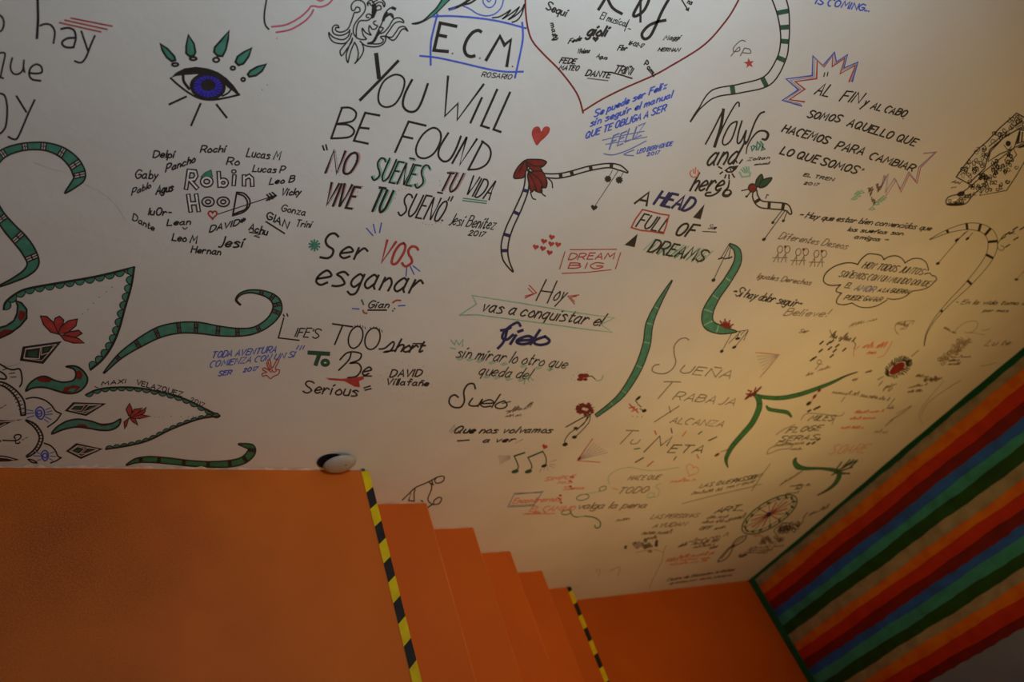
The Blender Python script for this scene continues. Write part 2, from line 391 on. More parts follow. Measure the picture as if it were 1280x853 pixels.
def tail(L, ws, fill='G', oc='K', ow=1.3, bands=(), bcol='K', bw=3.0, gap=None, double=False):
    """a tapering striped tail: centre line L and full widths ws"""
    c = cr(P2(L), n=8); n = len(c); A = []; B = []
    def W(i): u = i / (n - 1) * (len(ws) - 1); j = min(len(ws) - 2, int(u)); return (ws[j] + (ws[j + 1] - ws[j]) * (u - j)) / F[2] / 2
    for i, (x, y) in enumerate(c):
        a = c[max(0, i - 1)]; b = c[min(n - 1, i + 1)]; tx, ty = b[0] - a[0], b[1] - a[1]; l = math.hypot(tx, ty) or 1; tx /= l; ty /= l; k = W(i)
        A.append((x - ty * k, y + tx * k)); B.append((x + ty * k, y - tx * k))
    if fill: emit(fill, [q for ab in zip(A, B) for q in ab], [(2 * i, 2 * i + 1, 2 * i + 3, 2 * i + 2) for i in range(n - 1)])
    for bnd in bands:
        i = int(bnd * (n - 1)); i = max(1, min(n - 2, i))
        cx, cy = c[i]; nx, ny = A[i][0] - B[i][0], A[i][1] - B[i][1]; l = math.hypot(nx, ny) or 1; tx, ty = -ny / l, nx / l
        def rect(col, w_, o_=0.0): emit(col, [(A[i][0] + tx * (w_ / 2 + o_), A[i][1] + ty * (w_ / 2 + o_)), (A[i][0] + tx * (o_ - w_ / 2), A[i][1] + ty * (o_ - w_ / 2)), (B[i][0] + tx * (o_ - w_ / 2), B[i][1] + ty * (o_ - w_ / 2)), (B[i][0] + tx * (o_ + w_ / 2), B[i][1] + ty * (o_ + w_ / 2))], [(0, 1, 2, 3)])
        if double:
            W5 = bw * 1.25; rect('W', W5)
            for q in (-.5, 0, .5): rect('K', 1.9 if q else 1.5, q * W5)
            nn = Vector((nx, ny)) ; tt = Vector((tx, ty)); c0 = Vector((cx, cy))
            emit('K', [tuple(c0 + tt * a_ * W5 / 2 + nn * b_) for a_, b_ in ((-1, -.06), (1, -.06), (1, .06), (-1, .06))], [(0, 1, 2, 3)])
        else: rect(bcol, bw)
    if oc: ribbon(oc, A, ow); ribbon(oc, B, ow); ribbon(oc, [A[0], B[0]], ow); ribbon(oc, [A[-1], B[-1]], ow)
#DRAW
def bub(w, wi, Ls, cl=()):
    for i, L in enumerate(Ls): p('K', w, L, i in cl, i in cl)
    for i, L in enumerate(Ls): p('O', wi, L, i in cl, i in cl)
def scallop(L, n, size, side, fill='G', w0=0.0, w1=1.0):
    c = cr(P2(L), n=8); seg = [0]
    for a, b in zip(c, c[1:]): seg.append(seg[-1] + math.hypot(b[0] - a[0], b[1] - a[1]))
    T = seg[-1]
    def at(u):
        u = max(0, min(T, u)); i = next((k for k in range(len(seg) - 1) if seg[k + 1] >= u), len(seg) - 2); q = (u - seg[i]) / ((seg[i + 1] - seg[i]) or 1)
        return (c[i][0] + (c[i + 1][0] - c[i][0]) * q, c[i][1] + (c[i + 1][1] - c[i][1]) * q)
    for k in range(n):
        u0 = T * (w0 + (w1 - w0) * k / n); u1 = T * (w0 + (w1 - w0) * (k + 1) / n); a = at(u0); b = at(u1)
        tx, ty = b[0] - a[0], b[1] - a[1]; l = math.hypot(tx, ty) or 1; nx, ny = -ty / l * side, tx / l * side; s = size / F[2]
        pts = [(a[0] + tx * (.5 - .5 * math.cos(th)) + nx * s * math.sin(th), a[1] + ty * (.5 - .5 * math.cos(th)) + ny * s * math.sin(th)) for th in [math.pi * j / 8 for j in range(9)]]
        f(fill, None, raw=pts); ribbon('K', pts, 1.1)
def scrib(col, w, x0, y0, x1, y1, amp, n, seed=1):
    """a line of hurried, unreadable handwriting"""
    col = "g" if col == "K" else col; amp *= 1.15
    rd = random.Random(seed + int(x0)); L = []; l = math.hypot(x1 - x0, y1 - y0); ux, uy = (x1 - x0) / l, (y1 - y0) / l
    words = []; k = 0
    while k < n: m = rd.randint(3, 7); words.append((k, min(n, k + m))); k += m + 1
    for a, b in words:
        L = []
        for j in range(a * 2, b * 2 + 1):
            s = j / 2 / n * l; h = (amp * rd.uniform(.5, 1.1) if rd.random() > .2 else amp * 1.8) * (1 if j % 2 else -.1)
            L += [x0 + ux * s + h * .75 * 0.9 + rd.uniform(-.2, .2) * amp, y0 + uy * s - h * .8]
        p(col, w, L)
def inside(x, y, poly):
    c = False; n = len(poly)
    for i in range(n):
        a, b = poly[i], poly[i - 1]
        if (a[1] > y) != (b[1] > y) and x < (b[0] - a[0]) * (y - a[1]) / (b[1] - a[1]) + a[0]: c = not c
    return c
def curls(col, w, L, n, r0, seed):
    rd = random.Random(seed); poly = [(L[i], L[i + 1]) for i in range(0, len(L), 2)]
    xs = [q[0] for q in poly]; ys = [q[1] for q in poly]; k = 0; tries = 0
    while k < n and tries < 9999:
        tries += 1; x, y = rd.uniform(min(xs), max(xs)), rd.uniform(min(ys), max(ys))
        if not inside(x, y, poly): continue
        a0 = rd.uniform(0, 6.28); M = []
        for j in range(9):
            rr = r0 * (1 - j / 11) * rd.uniform(.8, 1.1); a = a0 + j * .75; M += [x + rr * math.cos(a), y + rr * math.sin(a)]
        p(col, w * rd.uniform(.8, 1.6), M); k += 1
def star(col, w, x, y, r_, n=4, a0=0.3):
    for k in range(n):
        a = a0 + math.pi * k / n; p(col, w, [x - r_ * math.cos(a), y - r_ * math.sin(a), x + r_ * math.cos(a), y + r_ * math.sin(a)], False)

# --- large words cut by the frame
d_('large_lettering', 'large thin black words with three red strokes over the last one, beside the eye drawing')
fr(0, 0, 4.74)
pl('K', 3.0, [222, -40, 226, 110, 219, 226]); ps('K', 2.2, [238, 152, 268, 142, 303, 150, 325, 190, 317, 255], [-4, 88, 16, 106, 23, 140, 14, 175, -4, 188])
ps('K', 2.4, [362, 172, 405, 165, 440, 182, 449, 228, 436, 280], [440, 224, 398, 228, 368, 250, 378, 273, 405, 282, 436, 280])
pl('K', 2.2, [482, 185, 520, 298]); ps('K', 2.2, [562, 212, 535, 275, 512, 335, 490, 366, 470, 371, 443, 362])
ps('K', 2.0, [-6, 315, 20, 312, 30, 325, 18, 385, 3, 455], [-8, 455, 20, 464], [73, 343, 62, 395, 75, 432, 105, 440, 135, 415, 142, 357], [142, 357, 140, 400, 146, 428])
ps('K', 2.2, [174, 432, 215, 436, 248, 428, 244, 395, 215, 381, 182, 402, 173, 440, 190, 470, 240, 479])
ps('K', 2.2, [-6, 553, 28, 568, 43, 640, 36, 740, 15, 780, -6, 795]); pl('K', 2.2, [98, 570, 156, 664]); ps('K', 2.2, [205, 593, 165, 680, 125, 775, 100, 822, 75, 824, 50, 811])
s_('red_stroke'); pl('R', 1.7, [353, 134, 598, 189], [384, 119, 635, 174], [420, 107, 665, 155])

# --- eye
d_('eye_drawing', 'large black eye drawing with short black rays beneath, beside thin black lettering')
fr(180, 20, 4.74)
f('K', [158, 368, 190, 335, 240, 310, 310, 301, 380, 311, 440, 333, 490, 368, 532, 412, 568, 465, 545, 462, 512, 428, 476, 398, 440, 362, 380, 348, 310, 345, 240, 350, 190, 356])
f('K', ell(378, 418, 108, 80, 6)); ps('K', 2.2, [158, 368, 205, 410, 265, 455, 330, 488, 400, 497, 480, 486, 566, 466])
ps('K', 3, [232, 345, 236, 388, 268, 432]); ps('K', 2.0, [520, 428, 500, 455, 465, 474], [485, 400, 500, 420, 560, 462])
pl('K', 2.3, [250, 478, 150, 524], [335, 520, 280, 648], [430, 525, 490, 602])
dots('K', 1.2, [730, 408, 700, 438])
s_('iris', 'violet-blue iris with black rays'); f('V', ell(379, 418, 86, 64, 4))
for k in range(22):
    a = k * math.pi / 11; pl('K', 1.0, [379 + 86 * math.cos(a), 418 + 64 * math.sin(a), 379 + (60 if k % 2 else 50) * math.cos(a + .06), 418 + (46 if k % 2 else 38) * math.sin(a + .06)])
s_('pupil', 'round black pupil'); f('K', ell(380, 410, 44, 36))
for L, o in (([98, 166, 140, 195, 180, 240, 186, 262, 165, 268, 135, 245, 110, 205], (185, 288, 19, 9)), ([263, 113, 296, 165, 305, 215, 295, 236, 270, 239, 250, 220, 250, 180], (292, 253, 20, 9)),
             ([503, 90, 498, 140, 485, 200, 465, 238, 435, 235, 415, 212, 420, 185, 460, 140], (428, 260, 18, 13)), ([637, 191, 620, 240, 590, 282, 560, 292, 542, 272, 555, 240, 590, 215], (527, 309, 13, 10)),
             ([723, 286, 700, 325, 665, 352, 625, 360, 615, 345, 630, 325, 670, 302], (588, 376, 11, 10))):
    s_('lash', 'green teardrop lash with a small black ring'); f('G', L); p('K', 2.3, L, False, True); p('K', 2.2, ell(*o, n=12), False, True)
    cx = sum(L[0::2]) / (len(L) // 2); cy = sum(L[1::2]) / (len(L) // 2)

# --- name ring
d_('outlined_title', 'two-word outlined black title ringed by small handwritten first names')
fr(150, 160, 4.74)
bub(5.2, 2.0, [[408, 252, 392, 358], [408, 255, 445, 258, 452, 285, 440, 305, 405, 308], [415, 310, 455, 355], ell(514, 318, 27, 23, 0, 14), [585, 265, 590, 345], ell(612, 325, 20, 18, 0, 12), [678, 285, 674, 335], [735, 285, 735, 338], [737, 300, 765, 285, 782, 300, 784, 340],
    [405, 400, 418, 492], [452, 398, 466, 490], [414, 448, 458, 446]], cl=(3, 5))
p('K', 1.4, ell(675, 258, 13, 10, 0, 12), False, True)
for cx in (522, 612): p('K', 1.7, ell(cx, 438, 36, 28), True, True); p('K', 1.6, ell(cx, 438, 15, 12, 0, 12), True, True)
pl('K', 1.9, [692, 382, 668, 520]); ps('K', 1.8, [692, 382, 735, 388, 768, 425, 765, 465, 730, 500, 668, 520], [700, 392, 735, 405, 755, 440, 745, 480, 700, 500, 676, 510])
s_('arrow', 'thin black arrow with feathered tail'); pl('K', 1.0, [578, 512, 905, 405]); pl('K', 1.8, [870, 395, 888, 415, 868, 430], [885, 388, 905, 408, 882, 428], [902, 382, 925, 402, 900, 420], [890, 410, 925, 402])
s_('heart', 'small red outlined heart pierced by the arrow'); heart('R', 549, 513, 52, 0, 1.8)
s_('hat', 'small green hat scribbled on a letter'); f('G', [480, 292, 500, 268, 540, 248, 550, 288]); p('T', 1.2, [480, 290, 505, 265, 540, 250, 548, 290], False)
NM = [('Delpi', 195, 175, 322, 176, 42, 1.6), ('Rochi', 475, 145, 622, 143, 42, 1.6), ('Lucas M', 750, 168, 945, 190, 50, 1.4), ('Pancho', 270, 262, 442, 203, 46, 1.6), ('Ro', 632, 217, 702, 220, 44, 1.5),
      ('Lucas P', 785, 258, 972, 268, 42, 1.4), ('Gaby', 88, 296, 222, 303, 48, 1.5), ('Pablo', 68, 400, 180, 355, 40, 1.3), ('Agus', 212, 393, 312, 373, 50, 1.9), ('Leo B', 885, 335, 1028, 320, 38, 1.5), ('Vicky', 955, 400, 1068, 396, 42, 1.5),
      ('Gonza', 955, 490, 1095, 520, 40, 1.2), ('Trini', 1040, 583, 1130, 590, 42, 1.2), ('luOr-', 168, 515, 298, 520, 42, 1.9), ('Dante', 75, 545, 200, 612, 36, 1.3), ('Lean', 278, 578, 415, 572, 38, 1.7), ('DAVID*', 530, 618, 738, 565, 38, 1.9),
      ('Achu', 765, 605, 870, 636, 42, 1.8), ('GIAN', 868, 535, 990, 595, 40, 1.8), ('Leo M', 308, 665, 452, 683, 42, 1.5), ('Jesi', 575, 705, 725, 706, 60, 1.8), ('Hernan', 420, 738, 595, 753, 40, 1.4)]
s_('first_names', 'ring of small handwritten first names')
for a in NM: t(a[0], a[1], a[2], a[3], a[4], a[5], w=a[6])
pl('K', 1.6, [865, 555, 975, 625], [768, 618, 835, 630, 795, 640, 825, 648]); ps('K', 1.1, [372, 590, 385, 600, 398, 590])

# --- cut drawing at the top
d_('lips_drawing', 'pink-red curved double line cut by the upper edge near the ornate bird')
fr(320, 0, 5.333)
ps('K', 1.9, [75, -60, 70, 0, 56, 90, 60, 160, 85, 195]); ps('P', 1.9, [105, 178, 200, 165, 290, 118, 345, 70, 372, 40, 430, 46, 480, 28, 512, -6], [135, 215, 230, 197, 320, 145, 365, 100, 383, 65], [400, -10, 430, 6, 460, -10]); dots('P', 1.6, [140, 255])

d_('bird_drawing', 'ornate black outlined bird with curled tail feathers')
fr(400, 0, 9.475)
ps('K', 1.5, [428, 150, 470, 135, 470, 95, 430, 85, 410, 120, 380, 120, 370, 70, 400, 20, 450, 0, 510, 20, 540, 80, 520, 150, 460, 220, 415, 280, 395, 340, 400, 400, 440, 450, 500, 468, 550, 462, 515, 420, 500, 360, 505, 335, 540, 385, 605, 415, 580, 370, 580, 320, 590, 305, 620, 345, 660, 340, 680, 305, 655, 295, 635, 275, 640, 255, 660, 250])
ps('K', 1.5, [428, 150, 405, 155, 370, 260, 335, 335, 290, 370, 240, 380, 200, 370, 182, 345, 195, 325, 225, 328, 210, 300, 175, 300, 148, 330, 155, 385, 200, 415, 270, 415, 330, 385, 355, 352],
   [355, 352, 340, 420, 290, 465, 220, 465, 150, 435, 105, 385], [105, 385, 110, 430, 150, 490, 220, 515, 300, 510, 350, 460, 375, 395], [320, 500, 260, 570, 238, 610, 258, 660, 320, 580, 375, 500, 385, 450],
   [385, 460, 340, 560, 310, 660, 330, 740, 350, 660, 375, 580, 410, 500], [410, 500, 440, 560, 455, 640, 435, 720, 410, 755, 470, 690, 510, 620, 515, 560, 500, 520], [475, 488, 530, 535, 610, 555, 700, 548, 760, 510, 780, 460, 765, 430, 720, 435, 730, 455, 750, 470, 740, 500, 690, 520, 570, 515, 620, 495, 660, 430, 700, 340, 735, 270, 755, 190, 800, 120, 850, 90, 890, 115],
   [430, 440, 430, 360, 445, 290, 480, 245, 560, 242, 605, 215, 610, 185, 580, 165, 550, 180, 555, 205, 580, 208], [605, 215, 640, 195, 665, 130, 720, 110, 720, 75, 690, 62, 660, 95], [620, 200, 620, 130, 625, 90, 650, 55, 700, 25, 740, 35, 760, 80, 770, 40, 740, 0],
   [600, 60, 590, 35, 565, 50, 575, 70, 560, 40, 590, 5, 620, 10, 645, 50], [620, 30, 650, 15, 680, 0], [790, 195, 830, 175, 865, 212, 860, 175, 825, 160, 780, 200, 750, 245], [700, 400, 760, 380, 820, 310, 870, 230, 930, 210, 980, 235, 990, 268, 940, 255, 880, 280, 830, 350, 780, 420],
   [780, 430, 850, 440, 900, 380, 940, 325, 1000, 315, 1040, 368, 1000, 340, 960, 360, 930, 410, 890, 465, 850, 475, 790, 430], [700, 320, 750, 335, 700, 400, 640, 490])
ps('K', 3.2, [625, 60, 640, 120, 630, 190], [650, 60, 655, 130, 625, 200], [750, 240, 765, 190, 790, 150], [860, 92, 890, 105]); ps('K', 2.4, [570, 515, 640, 490, 680, 410, 700, 360])

d_('green_feather', 'green feather tip crossing the corner of the blue boxed initials')
fr(500, 0, 6.4); L = [340, -10, 400, -10, 340, 55, 290, 105, 235, 145, 190, 165, 240, 115, 295, 60]; f('G', L); p('K', 1.4, [405, -10, 340, 55, 290, 105, 235, 145, 170, 180, 130, 192, 98, 190], True); p('K', 1.7, [340, -10, 295, 60, 240, 115, 180, 168, 98, 190], True)
d_('boxed_initials', 'three bold black capitals inside a hand-drawn blue box')
pl('K', 3.6, [450, 210, 322, 184, 272, 402, 382, 412], [298, 278, 368, 292]); ps('K', 3.6, [648, 254, 625, 243, 580, 262, 535, 320, 515, 385, 530, 435, 565, 453, 595, 447]); pl('K', 3.5, [690, 480, 800, 290, 836, 362, 888, 318, 855, 528]); dots('D', 2.2, [420, 428, 640, 466, 900, 532])
t('ROSARIO', 652, 612, 885, 634, 40, w=1.0, cols=None)
s_('blue_box', 'blue marker box'); ps('B', 2.1, [262, 132, 400, 128, 600, 142, 800, 172, 1008, 226], [300, 115, 270, 230, 247, 350, 246, 520], [160, 447, 300, 462, 500, 505, 700, 552, 850, 574, 985, 573], [978, 180, 984, 300, 962, 430, 920, 622])
d_('blue_eye_drawing', 'blue ringed eye cut by the upper edge above the boxed initials')
ps('B', 1.4, [500, 45, 560, 72, 620, 110, 690, 127, 760, 110, 810, 60, 830, -10]); ps('B', 1.3, [664, -10, 668, 25, 700, 58, 735, 55, 762, 25, 768, -10], [692, -8, 712, 15, 732, -8])
ps('K', 3.0, [395, 75, 440, 62, 500, 35, 560, -8]); ps('B', 1.6, [395, 82, 440, 62]); ps('K', 2.2, [500, 38, 560, 25, 610, -8]); ps('K', 1.6, [740, 142, 790, 135, 840, 110, 885, 80, 850, 125, 822, 150, 880, 115, 945, 65, 955, 55, 920, 110, 868, 156, 930, 120, 975, 75, 995, 35, 975, 110, 940, 160, 898, 178])

# --- big heart
d_('heart_outline', 'very large thin dark red heart outline enclosing names')
fr(640, 0, 4.265)
ps('D', 1.9, [71, -20, 73, 60, 85, 150, 110, 220, 170, 290, 250, 370, 325, 465, 360, 530, 379, 602]); ps('D', 1.9, [383, 590, 480, 530, 600, 470, 760, 400, 853, 348, 930, 303, 1000, 258, 1060, 207, 1122, 135, 1168, 72, 1208, 0, 1215, -20])
d_('heart_signatures', 'black signatures and big cut initials inside the large heart')
t('Sequi', 180, 48, 285, 88, 42, w=1.6); t('maxi', 205, 125, 222, 205, 26, lean=60, w=1.6); ps('K', 1.6, [215, 185, 240, 190, 215, 212, 240, 210])
ps('K', 3.2, [462, 50, 490, 5, 500, -20], [505, -20, 535, 40, 585, 73], [700, -20, 650, 70, 660, 86, 700, 60, 725, 15, 735, -20]); pl('K', 2.4, [686, -20, 685, 116]); ps('K', 3.2, [845, -20, 800, 60, 765, 140, 735, 195, 705, 207, 693, 180, 725, 140, 770, 118, 818, 108])
t('El musical', 468, 98, 605, 142, 38, w=1.0); pl('K', 1.0, [600, 165, 625, 105], [620, 152, 633, 156]); t('gioli', 400, 188, 498, 192, 62, w=2.8); heart('K', 446, 208, 34)
t('Fede', 300, 232, 365, 215, 30, w=1.2); t('Viviana', 345, 285, 410, 282, 28, w=1.0); t('Agus', 450, 305, 505, 318, 22, w=1.0); t('Flor', 562, 268, 608, 268, 30, w=1.2); t('16-02-17', 618, 236, 697, 255, 22, w=1.0)
t('Maggi', 808, 212, 893, 210, 28, w=1.0); t('HERNAN', 778, 272, 890, 275, 20, w=1.4); t('FEDE', 252, 335, 335, 340, 30, w=1.8); t('MATEO', 250, 370, 350, 376, 26, w=1.8)
t('DANTE', 392, 402, 520, 415, 32, w=1.8); pl('g', 1.2, [403, 417, 512, 430]); t('TRINI', 540, 383, 630, 398, 40, w=1.4); pl('K', 1.5, [527, 385, 600, 405], [605, 407, 640, 418]); t('Pamu', 705, 345, 755, 408, 28, w=1.9); pl('K', 1.3, [900, -10, 938, 52], [928, 50, 940, 56, 943, 42]); t('ns', 935, 15, 955, 25, 26, w=1.2); heart('K', 590, 352, 16); heart('K', 634, 356, 16)
d_('blue_quote', 'blue handwritten four-line quote slanting upward below the large heart')
lb = dict(lean=-14, col='B')
t('Se puede ser Feliz', 437, 625, 820, 470, 40, w=1.6, **lb); t('sin seguir el manual', 417, 675, 850, 520, 40, w=1.5, **lb); t('QUE TE OBLIGA A SER', 390, 740, 815, 592, 38, w=1.5, **lb)
t('FELIZ', 520, 795, 690, 722, 72, lean=-14, col='b', w=1.6); pl('b', 1.0, [482, 748, 600, 720, 705, 700], [500, 770, 720, 730]); ps('b', 1.2, [490, 820, 540, 826, 620, 800, 715, 752], [650, 800, 597, 824, 648, 830]); t('LEO BERMONDE', 665, 820, 852, 775, 24, w=1.1, **lb); t('2017', 720, 832, 785, 820, 18, w=1.1, **lb)
d_('red_heart', 'small solid red heart above the red-flowered striped tails'); fr(600, 140, 3.877); f('R', [275, 162, 258, 132, 251, 105, 258, 80, 276, 70, 290, 76, 297, 95, 308, 76, 325, 70, 338, 78, 336, 98, 318, 122, 295, 142], True)

# --- quotes in the middle
d_('black_quote', 'tallest thin black capitals in two lines under the boxed initials')
fr(380, 60, 3.554)
pl('K', 4.6, [321, 28, 333, 132]); ps('K', 3.2, [418, 58, 335, 145, 250, 231]); p('K', 2.1, [398, 120, 355, 148, 332, 200, 335, 245, 365, 263, 405, 248, 435, 200, 447, 150, 432, 124], True, True)
ps('K', 2.6, [480, 142, 448, 205, 440, 255, 462, 281, 495, 280, 520, 245, 550, 160]); pl('K', 2.5, [640, 126, 626, 303, 684, 246, 681, 320, 798, 162], [790, 222, 740, 332], [858, 185, 787, 345, 822, 356], [915, 198, 842, 362, 874, 373])
pl('K', 2.3, [168, 268, 121, 402]); ps('K', 2.2, [166, 266, 205, 266, 232, 290, 215, 325, 146, 338, 195, 342, 223, 368, 200, 396, 121, 402]); pl('K', 2.4, [335, 300, 272, 288, 222, 412, 284, 425], [250, 354, 288, 358], [541, 345, 465, 327, 405, 463], [436, 392, 482, 402])
p('K', 2.1, [572, 355, 528, 385, 499, 440, 505, 480, 540, 490, 580, 465, 607, 410, 603, 370], True, True); ps('K', 2.3, [641, 378, 604, 440, 598, 480, 620, 504, 648, 495, 675, 450, 697, 393]); pl('K', 2.3, [659, 512, 724, 395, 692, 520, 768, 405], [795, 415, 730, 541]); ps('K', 2.1, [790, 414, 822, 440, 830, 475, 812, 515, 775, 537, 730, 541])
d_('tinted_quote', 'two-line black capital quote with red and green shading around the letters')
pl('K', 1.8, [83, 435, 90, 454], [97, 430, 103, 452])
for s_txt, a in (('NO', (95, 554, 212, 562, 104)), ('VIVE', (84, 697, 212, 714, 104)), ('TU', (600, 634, 668, 640, 92))): t(s_txt, a[0] + 8, a[1] - 1, a[2] + 9, a[3] - 1, a[4], col='p', w=1.4, jit=0)
for s_txt, a in (('SUEÑES', (298, 582, 518, 622, 104)), ('TU', (292, 724, 356, 732, 108))): t(s_txt, a[0] + 7, a[1] - 3, a[2] + 8, a[3] - 3, a[4] * .92, col='l', w=2.6, jit=0)
t('NO', 95, 554, 212, 562, 104, w=2.5, jit=.1); t('SUEÑES', 298, 582, 518, 622, 104, w=1.9, jit=.2); t('TU', 600, 634, 668, 640, 92, w=2.0, jit=.1); t('VIDA', 712, 650, 822, 675, 90, w=1.8, jit=.1)
t('VIVE', 84, 697, 212, 714, 104, w=2.5, jit=.1); t('TU', 290, 724, 354, 732, 110, w=2.7, jit=.1); t('SUEÑO', 415, 740, 602, 772, 104, w=1.9, jit=.1); pl('K', 1.6, [640, 678, 648, 662], [652, 680, 662, 660], [612, 765, 616, 768])
pl('G', 1.2, [708, 668, 812, 681], [705, 678, 810, 691]); dots('R', 1.1, [405, 668, 410, 650, 422, 632, 436, 626, 452, 624, 468, 626, 528, 778, 540, 783, 555, 785, 570, 784, 585, 778, 598, 772, 608, 777, 604, 765, 112, 520, 118, 500, 123, 545, 150, 490, 152, 520, 228, 470, 232, 485, 230, 500, 160, 565, 180, 572, 195, 568, 104, 640, 112, 660, 150, 660, 198, 640, 232, 620, 238, 640, 602, 590, 606, 610, 686, 570, 684, 590])
s_('signature', 'thin black signature and year'); t('Jesi Benitez', 640, 784, 840, 806, 56, w=1.2); t('2017', 730, 832, 800, 838, 24, w=1.2)
d_('black_red_quote', 'cursive black quote with one red word and blue tick marks')
fr(370, 270, 3.554)
ps('K', 2.6, [188, 92, 172, 78, 148, 84, 132, 108, 140, 132, 165, 150, 160, 175, 140, 188, 108, 184]); t('er', 192, 186, 300, 196, 98, w=2.4, jit=0)
t('es', 85, 305, 210, 314, 125, w=2.5, jit=0); t('ganar', 240, 314, 540, 346, 116, w=2.4, jit=.1); t('Gian', 320, 408, 410, 408, 32, w=1.4); pl('K', 1.7, [320, 419, 402, 419])
s_('red_word', 'red word in capitals'); t('VOS', 362, 203, 505, 226, 98, col='R', w=2.8, jit=.1)
s_('tick_marks'); pl('B', 1.3, [313, 55, 342, 88], [344, 37, 353, 76], [380, 31, 371, 75], [492, 232, 489, 268], [508, 225, 525, 260], [520, 222, 550, 246], [250, 412, 280, 414], [455, 400, 485, 398]); pl('T', 1.8, [292, 374, 300, 394]); ps('R', 1.8, [298, 420, 302, 430, 315, 433], [430, 386, 445, 376, 465, 376]); dots('T', 2.4, [438, 412, 430, 422])
s_('green_star', 'small green asterisk'); star('G', 2.0, 82, 131, 24, 5)
d_('life_quote', 'black handwritten quote of mixed lettering with a green word and a red underline smear')
fr(120, 340, 3.281)
pl('K', 1.5, [768, 175, 772, 183], [783, 172, 787, 182], [770, 190, 748, 271, 833, 281]); t("IFE'S", 815, 266, 912, 272, 38, w=1.4)
fr(370, 270, 3.554)
pl('K', 1.8, [163, 480, 251, 493], [207, 488, 172, 572]); p('K', 1.7, ell(265, 540, 30, 50, 18), True, True); p('K', 1.7, ell(340, 546, 32, 49, 18), True, True); pl('K', 0.8, *[[x, y, x + 3, y + 9] for x, y in ((262, 487), (272, 484), (284, 484), (296, 488), (306, 494), (330, 495), (345, 492), (358, 494), (370, 500), (380, 508))])
ps('K', 1.9, [370, 592, 395, 588, 430, 560, 435, 575, 418, 600, 390, 606, 405, 602, 440, 598]); t('hort', 440, 604, 558, 606, 60, w=2.1, sp=.8); pl('K', 1.5, [520, 568, 565, 568])
ps('K', 1.8, [245, 606, 235, 640, 190, 686], [195, 640, 225, 610, 260, 605, 290, 615, 280, 640, 240, 655, 275, 655, 290, 680, 270, 712, 230, 720]); t('e', 292, 708, 320, 708, 72, w=1.8, jit=0); ps('K', 1.6, [300, 712, 335, 712])
t('Serious', 32, 784, 270, 803, 50, w=1.7, lean=-6); pl('K', 1.6, [302, 765, 330, 756], [306, 775, 334, 768])
s_('green_word', 'thick dark green word'); pl('E', 4.6, [58, 608, 145, 613], [105, 612, 88, 660]); p('E', 3.6, ell(130, 653, 14, 11, 0, 12), True, True)
s_('underline', 'red underline smear'); f('R', [132, 720, 200, 724, 240, 722, 300, 712, 302, 725, 280, 735, 285, 762, 262, 760, 240, 748, 215, 735, 150, 730])
s_('signature', 'black signature framed by pink dots'); t('DAVID', 418, 716, 552, 713, 32, w=1.7, lean=-8); t('Villafañe', 400, 750, 585, 756, 30, w=1.5, lean=-8)
dots('p', 1.0, [c for k in range(26) for c in (490 + 112 * math.cos(k * .2417) * (1 + .08 * ((k * 7) % 5 - 2)), 728 + 78 * math.sin(k * .2417) * (1 + .1 * ((k * 3) % 5 - 2)))])
d_('small_blue_quote', 'small blue three-line note with a red hand doodle')
fr(120, 340, 3.281); bl = dict(col='B', lean=4)
t('TODA AVENTURA', 474, 354, 735, 330, 28, w=1.2, **bl); t("COMIENZA CON UN SI", 465, 392, 810, 350, 26, w=1.1, **bl); pl('B', 1.1, [822, 318, 832, 302], [836, 320, 845, 302], [848, 318, 856, 302]); t('SER', 500, 428, 552, 420, 20, w=1.5, **bl); t('2017', 603, 412, 660, 404, 18, w=1.1, **bl)
s_('hand_doodle', 'small red hand doodle'); ps('R', 1.2, [700, 372, 705, 392, 715, 400, 705, 365, 715, 365, 722, 395, 742, 362, 750, 366, 735, 398, 752, 402, 748, 420, 730, 428, 715, 438, 700, 425, 685, 428, 682, 418, 700, 412, 684, 402, 690, 394, 706, 402, 720, 412], [720, 400, 730, 412, 740, 405])

# --- striped tails with red flower
d_('flower_tails', 'two white banded tails joined by a dark red flower, charms hanging from one')
fr(600, 140, 3.877)
tail([228, 280, 224, 370, 188, 465, 142, 565, 120, 645, 126, 715, 160, 775], [12, 24, 30, 32, 34, 28, 3], None, bands=(.19, .38, .58, .73), bcol='N', bw=4.2, ow=1.7)
tail([240, 275, 280, 302, 365, 311, 435, 300, 525, 275, 620, 260, 675, 270, 716, 293], [20, 16, 22, 22, 22, 20, 26, 5], None, bands=(.34, .46, .6, .75), bcol='K', bw=4.4, ow=1.6)
pl('g', 0.9, [642, 283, 624, 318], [695, 292, 680, 322], [668, 288, 560, 452]); star('K', 2.0, 620, 325, 13); star('K', 2.0, 675, 330, 14); heart('K', 553, 464, 32, 10)
s_('red_flower', 'dark red flower with black veins')
for L in ([222, 234, 190, 260, 168, 295, 165, 320, 190, 322, 212, 316, 222, 290, 232, 262], [222, 234, 265, 230, 300, 232, 322, 243, 308, 262, 292, 272, 300, 285, 265, 290, 240, 268], [232, 300, 255, 290, 300, 288, 318, 318, 325, 345, 318, 368, 298, 362, 300, 390, 275, 386, 262, 378, 250, 388, 240, 360]): f('D', L); p('K', 1.5, L, True, True)
ps('K', 1.3, [222, 236, 230, 280, 260, 340, 275, 385], [226, 240, 262, 262, 300, 262], [240, 290, 290, 330, 305, 370], [330, 322, 348, 340, 352, 368], [245, 390, 255, 418, 270, 424], [290, 380, 305, 400, 318, 408], [215, 240, 190, 290])
d_('heart_cluster', 'cluster of seven tiny red hearts beside the red boxed words')
for x, y in ((348, 607), (310, 627), (270, 655), (345, 640), (305, 662), (378, 643), (337, 682)): heart('R', x, y, 30, 12)
